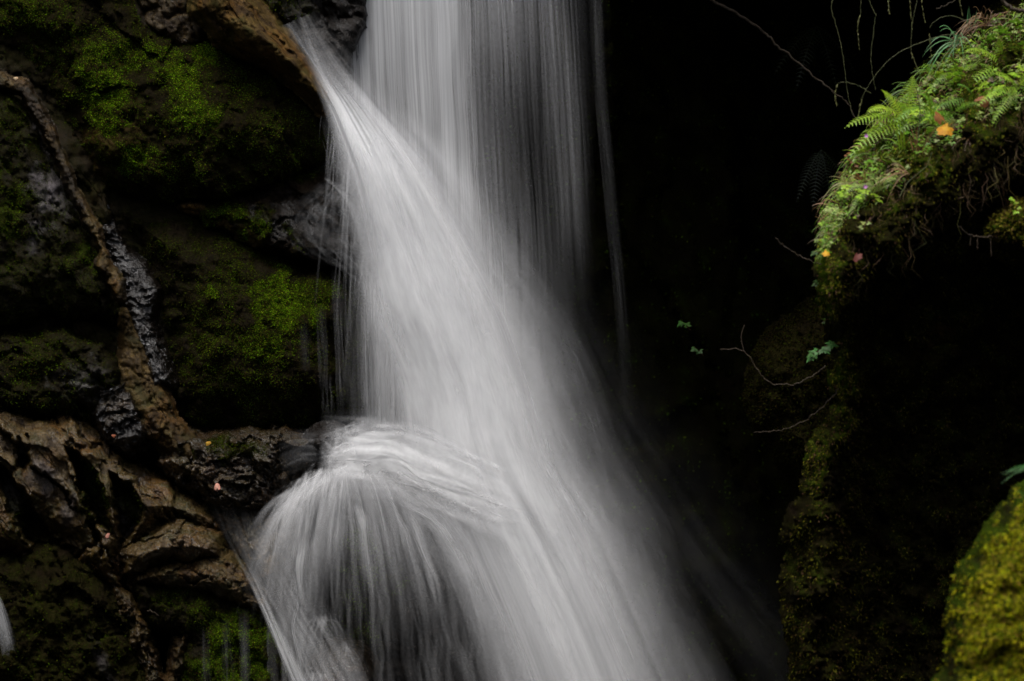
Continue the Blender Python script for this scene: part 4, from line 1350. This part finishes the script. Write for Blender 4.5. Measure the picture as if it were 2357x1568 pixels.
sprig('pale leaves on the dark face just under the bank nose', [(2005, 500), (1990, 520), (1985, 535)], YB - .5, 4, .026, SAGE)


# twigs and stems
def twig(name, label, cat, pts, r0, r1, mat, Y, forks=(), rough=.004):
    ys = Y if isinstance(Y, (list, tuple)) else [Y] * len(pts)
    pp = smooth_line([p3(*q, yy) for q, yy in zip(pts, ys)], max(16, 7 * len(pts)))
    for q in pp[1:-1]:
        q += Vector((random.gauss(0, rough), random.gauss(0, rough), random.gauss(0, rough)))
    b = pp[0].copy()
    mb = MB()
    mb.tube([q - b for q in pp], r0, r1)
    o = mb.build(name, mat, None, True)
    o.location = b
    tag(o, label, cat, kind='thing')
    for fp in forks:
        f2 = MB()
        f2.tube([q - b for q in smooth_line([p3(*q, ys[0]) for q in fp], 14)], r0 * .6, r1)
        f2.build('side_twig', mat, o, True)
    return o


twig('branch', 'long bare brown branch slanting down to the green slope', 'branch',
     [(1580, -50), (1640, 0), (1700, 33), (1749, 67), (1790, 106), (1852, 158), (1917, 212), (1948, 235), (1970, 275)], .010, .004, M_TWIG, 10.4)
twig('twig', 'forked bare twig curving under the dim mossy hump', 'twig',
     [(1900, 842), (1860, 872), (1820, 885), (1777, 882), (1745, 855), (1712, 808), (1658, 805)], .0055, .0025, M_TWIG, 10.2,
     forks=[[(1712, 808), (1706, 775), (1714, 748)]])
twig('twig', 'thin pale twig sticking out left of the golden moss column', 'twig', [(1905, 612), (1860, 598), (1823, 579), (1795, 560), (1784, 545)], .004, .002, M_TWIG, 9.6)
twig('twig', 'thin wiry twig drooping left below the broad hanging leaves', 'twig', [(1930, 895), (1890, 940), (1840, 975), (1790, 990), (1735, 996)], .0035, .0018, M_TWIG, 9.7)
twig('twig', 'mossy twig jutting left from the golden mossy knob', 'twig', [(2300, 548), (2260, 545), (2235, 541), (2205, 522)], .005, .0025, M_TWIG, 9.2,
     forks=[[(2280, 548), (2282, 590)], [(2250, 544), (2250, 572)], [(2235, 541), (2233, 565)]])
twig('twig', 'reddish twig slanting across the top of the frame above the blue-green grass', 'twig', [(2230, -30), (2190, 5), (2155, 20)], .004, .0025, M_TWIG, 9.9)
twig('branch', 'dark branch curving across the top right corner', 'branch', [(2280, -30), (2310, 5), (2345, 25), (2420, 35)], .012, .012, M_TWIG, 9.6)
twig('stick', 'short pale stick lying in a cleft of the lower rocks', 'stick', [(338, 1405), (355, 1410), (366, 1417)], .004, .002, M_TWIG, 11.15)


def seed_head(pts, Y, parent, b):
    pp = [q - b for q in smooth_line([p3(*q, Y) for q in pts], 12)]
    mb = MB()
    for i in range(11):
        for k in range(4):
            d = (pp[i + 1] - pp[i]).normalized() * .014 + Vector((random.gauss(0, .0035), random.gauss(0, .0035), random.gauss(0, .004)))
            o_ = (pp[i + 1] - pp[i]) * random.random()
            mb.blade([pp[i] + o_, pp[i] + o_ + d * .5, pp[i] + o_ + d], .0035, Vector((random.gauss(0, 1), -1, .3)), jit((.19, .19, .07), .3))
    mb.build('seed_head', M_LEAF, parent)


def stem(label, pts, head, Y, r=.0021):
    o = twig('grass_stalk', label, 'grass stalk', pts, r, r * .6, M_STEM, Y, rough=.0015)
    if head:
        seed_head(head, Y, o, o.location.copy())
    return o


stem('tall arching grass stem sweeping left to a drooping seed head', [(2200, 78), (2140, 90), (2064, 124), (2020, 168), (1992, 209), (1984, 227)], [(1984, 227), (1979, 250), (1975, 270)], 9.7)
stem('short arching stem ending in a hooked seed head by the branch end', [(2005, 215), (1975, 197), (1950, 190), (1930, 191)], [(1930, 191), (1922, 215), (1926, 242)], 9.7)
stem('arching dark stem with long seed head above the ferns', [(2219, 46), (2185, 36), (2152, 49), (2140, 65)], [(2139, 75), (2142, 105), (2146, 158)], 9.8)
stem('long thin stem trailing from the top edge beside the branch', [(1930, -25), (1914, 18), (1930, 77), (1940, 129), (1950, 207), (1962, 265)], None, 9.9)
stem('second trailing stem, kinked near the top edge', [(1990, -20), (2012, 28), (2015, 41), (2005, 124), (2007, 160), (2015, 207)], None, 9.9)
for lb, hd, y_ in (('loose seed head hanging free between the two trailing stems', [(1981, 34), (1974, 59), (1978, 114)], 9.8),
                   ('straw seed head hanging from the top edge above the arching grass', [(2120, -20), (2122, 10), (2129, 49)], 9.9),
                   ('thin seed head hanging next to the straw one', [(2093, -20), (2096, 26), (2100, 65)], 9.9),
                   ('short pale seed head at the top edge, just right of the kinked stem', [(2043, -20), (2045, 8), (2047, 28)], 9.9),
                   ('thick pale seed head dangling low above the first fern', [(2097, 120), (2107, 146), (2121, 178)], 9.7),
                   ('straw seed head at the top edge above the crest tuft', [(2208, -20), (2210, 10), (2216, 34)], 9.9)):
    top = (hd[0][0] + 2, hd[0][1] - 60)
    o = stem(lb, [(top[0] + 14, top[1] - 70), top, hd[0]], hd, y_, .0018)
stem('bent brown stem standing among the ferns at the slope tip', [(2112, 330), (2118, 270), (2115, 230), (2108, 200)], None, 9.3, .003)
stem('pale straw stem bent along the lip of the bank', [(2070, 455), (2090, 420), (2130, 385), (2145, 350)], None, 9.25, .003)


# fallen leaves and flowers
def fallen(label, x, y, Y, size, col, turn=0., lobes=5):
    """A curled broad leaf with toothed lobes and a stalk."""
    mb = MB()
    n = 40
    up = Vector((random.gauss(0, .2), -.8, .55)).normalized()
    d = Vector((math.cos(turn), 0, math.sin(turn)))
    d = (d - up * d.dot(up)).normalized()
    sd = up.cross(d)
    rim = []
    for i in range(n + 1):
        a_ = -2.7 + 5.4 * i / n
        rr = size * (.76 + .24 * abs(math.cos(a_ * lobes / 2.)) ** .6) * (1 - .22 * abs(a_) / 2.7 + .09 * random.uniform(-1, 1))
        q = d * (math.cos(a_) * rr) + sd * (math.sin(a_) * rr * .8)
        rim.append(q + up * (.28 * rr * math.sin(a_ * 1.5 + 1) - .2 * rr * rr / size))
    o_ = -d * size * .25
    for i in range(n):
        m1, m2_ = o_.lerp(rim[i], .5) + up * size * .03, o_.lerp(rim[i + 1], .5) + up * size * .03
        mb.quad(o_, m1, m2_, o_ + (m2_ - o_) * .01, jit(col, .1))
        mb.quad(m1, rim[i], rim[i + 1], m2_, jit(tuple(c * k for c, k in zip(col, (.95, .8, .8))), .2))
    mb.tube([o_, o_ - d * size * .5 - up * size * .1, o_ - d * size - up * size * .1], size * .025, size * .015, tuple(c * .6 for c in col), 4)
    o = mb.build('fallen_leaf', M_DRY)
    o.location = p3(x, y, Y)
    return tag(o, label, 'leaf')


fallen('large golden-yellow leaf lying on the lit bank', 2178, 296, YB - .42, .07, (.50, .27, .015), -2.2)
fallen('orange-brown leaf curled above the golden-yellow leaf', 2165, 272, YB - .38, .05, (.24, .10, .02), 1.9)
fallen('small yellow leaf at the top of the golden moss column', 1902, 582, YB - .42, .03, (.6, .36, .02), -2)
fallen('dull red leaf hanging on the dark face below the bank nose', 1973, 590, YB - .62, .04, (.12, .035, .025), -1.6)
fallen('brown leaf resting on the moss right of the ferns', 2262, 232, YB - .30, .055, (.20, .09, .03), .4)
fallen('pinkish leaf stuck on the wet stepped rock', 500, 1121, 11.55, .032, (.60, .33, .24), 1.6, 3)
fallen('small pinkish leaf in a cleft of the long brown rock', 246, 1233, 11.1, .022, (.50, .25, .18), .8, 3)
fallen('yellow leaf on top of the stepped rock', 478, 1020, 11.6, .024, (.42, .25, .02), .2, 3)
fallen('tiny orange leaf on the tan side of the long brown rock', 262, 1003, 11.2, .018, (.22, .07, .025), 2.6, 3)
fallen('tiny pale leaf on the thin tan rib at the left edge', 36, 180, 11.6, .018, (.60, .48, .28), .5, 3)


def flower(label, x, y, Y):
    b = p3(x, y, Y)
    root = tag(empty('flower', b), label, 'flower')
    mb = MB()
    mb.tube([Vector((0, 0, 0)), Vector((.01, .02, -.05)), Vector((.015, .05, -.09))], .0012, .0012)
    mb.build('stem', M_STEM, root)
    for k in range(5):
        a_ = k * 2 * math.pi / 5
        pb = MB()
        d = Vector((math.cos(a_), -.25, math.sin(a_))) * .013
        s = Vector((-math.sin(a_), 0, math.cos(a_))) * .006
        pb.quad(Vector((0, 0, 0)), d * .6 + s, d, d * .6 - s, (.5, .2, .45))
        pb.build('petal', M_FLOWER, root)


flower('tiny pink flower left of the slope-tip ferns', 1994, 313, YB - .4)
flower('tiny mauve flower low on the nose of the bank', 1992, 430, YB - .5)
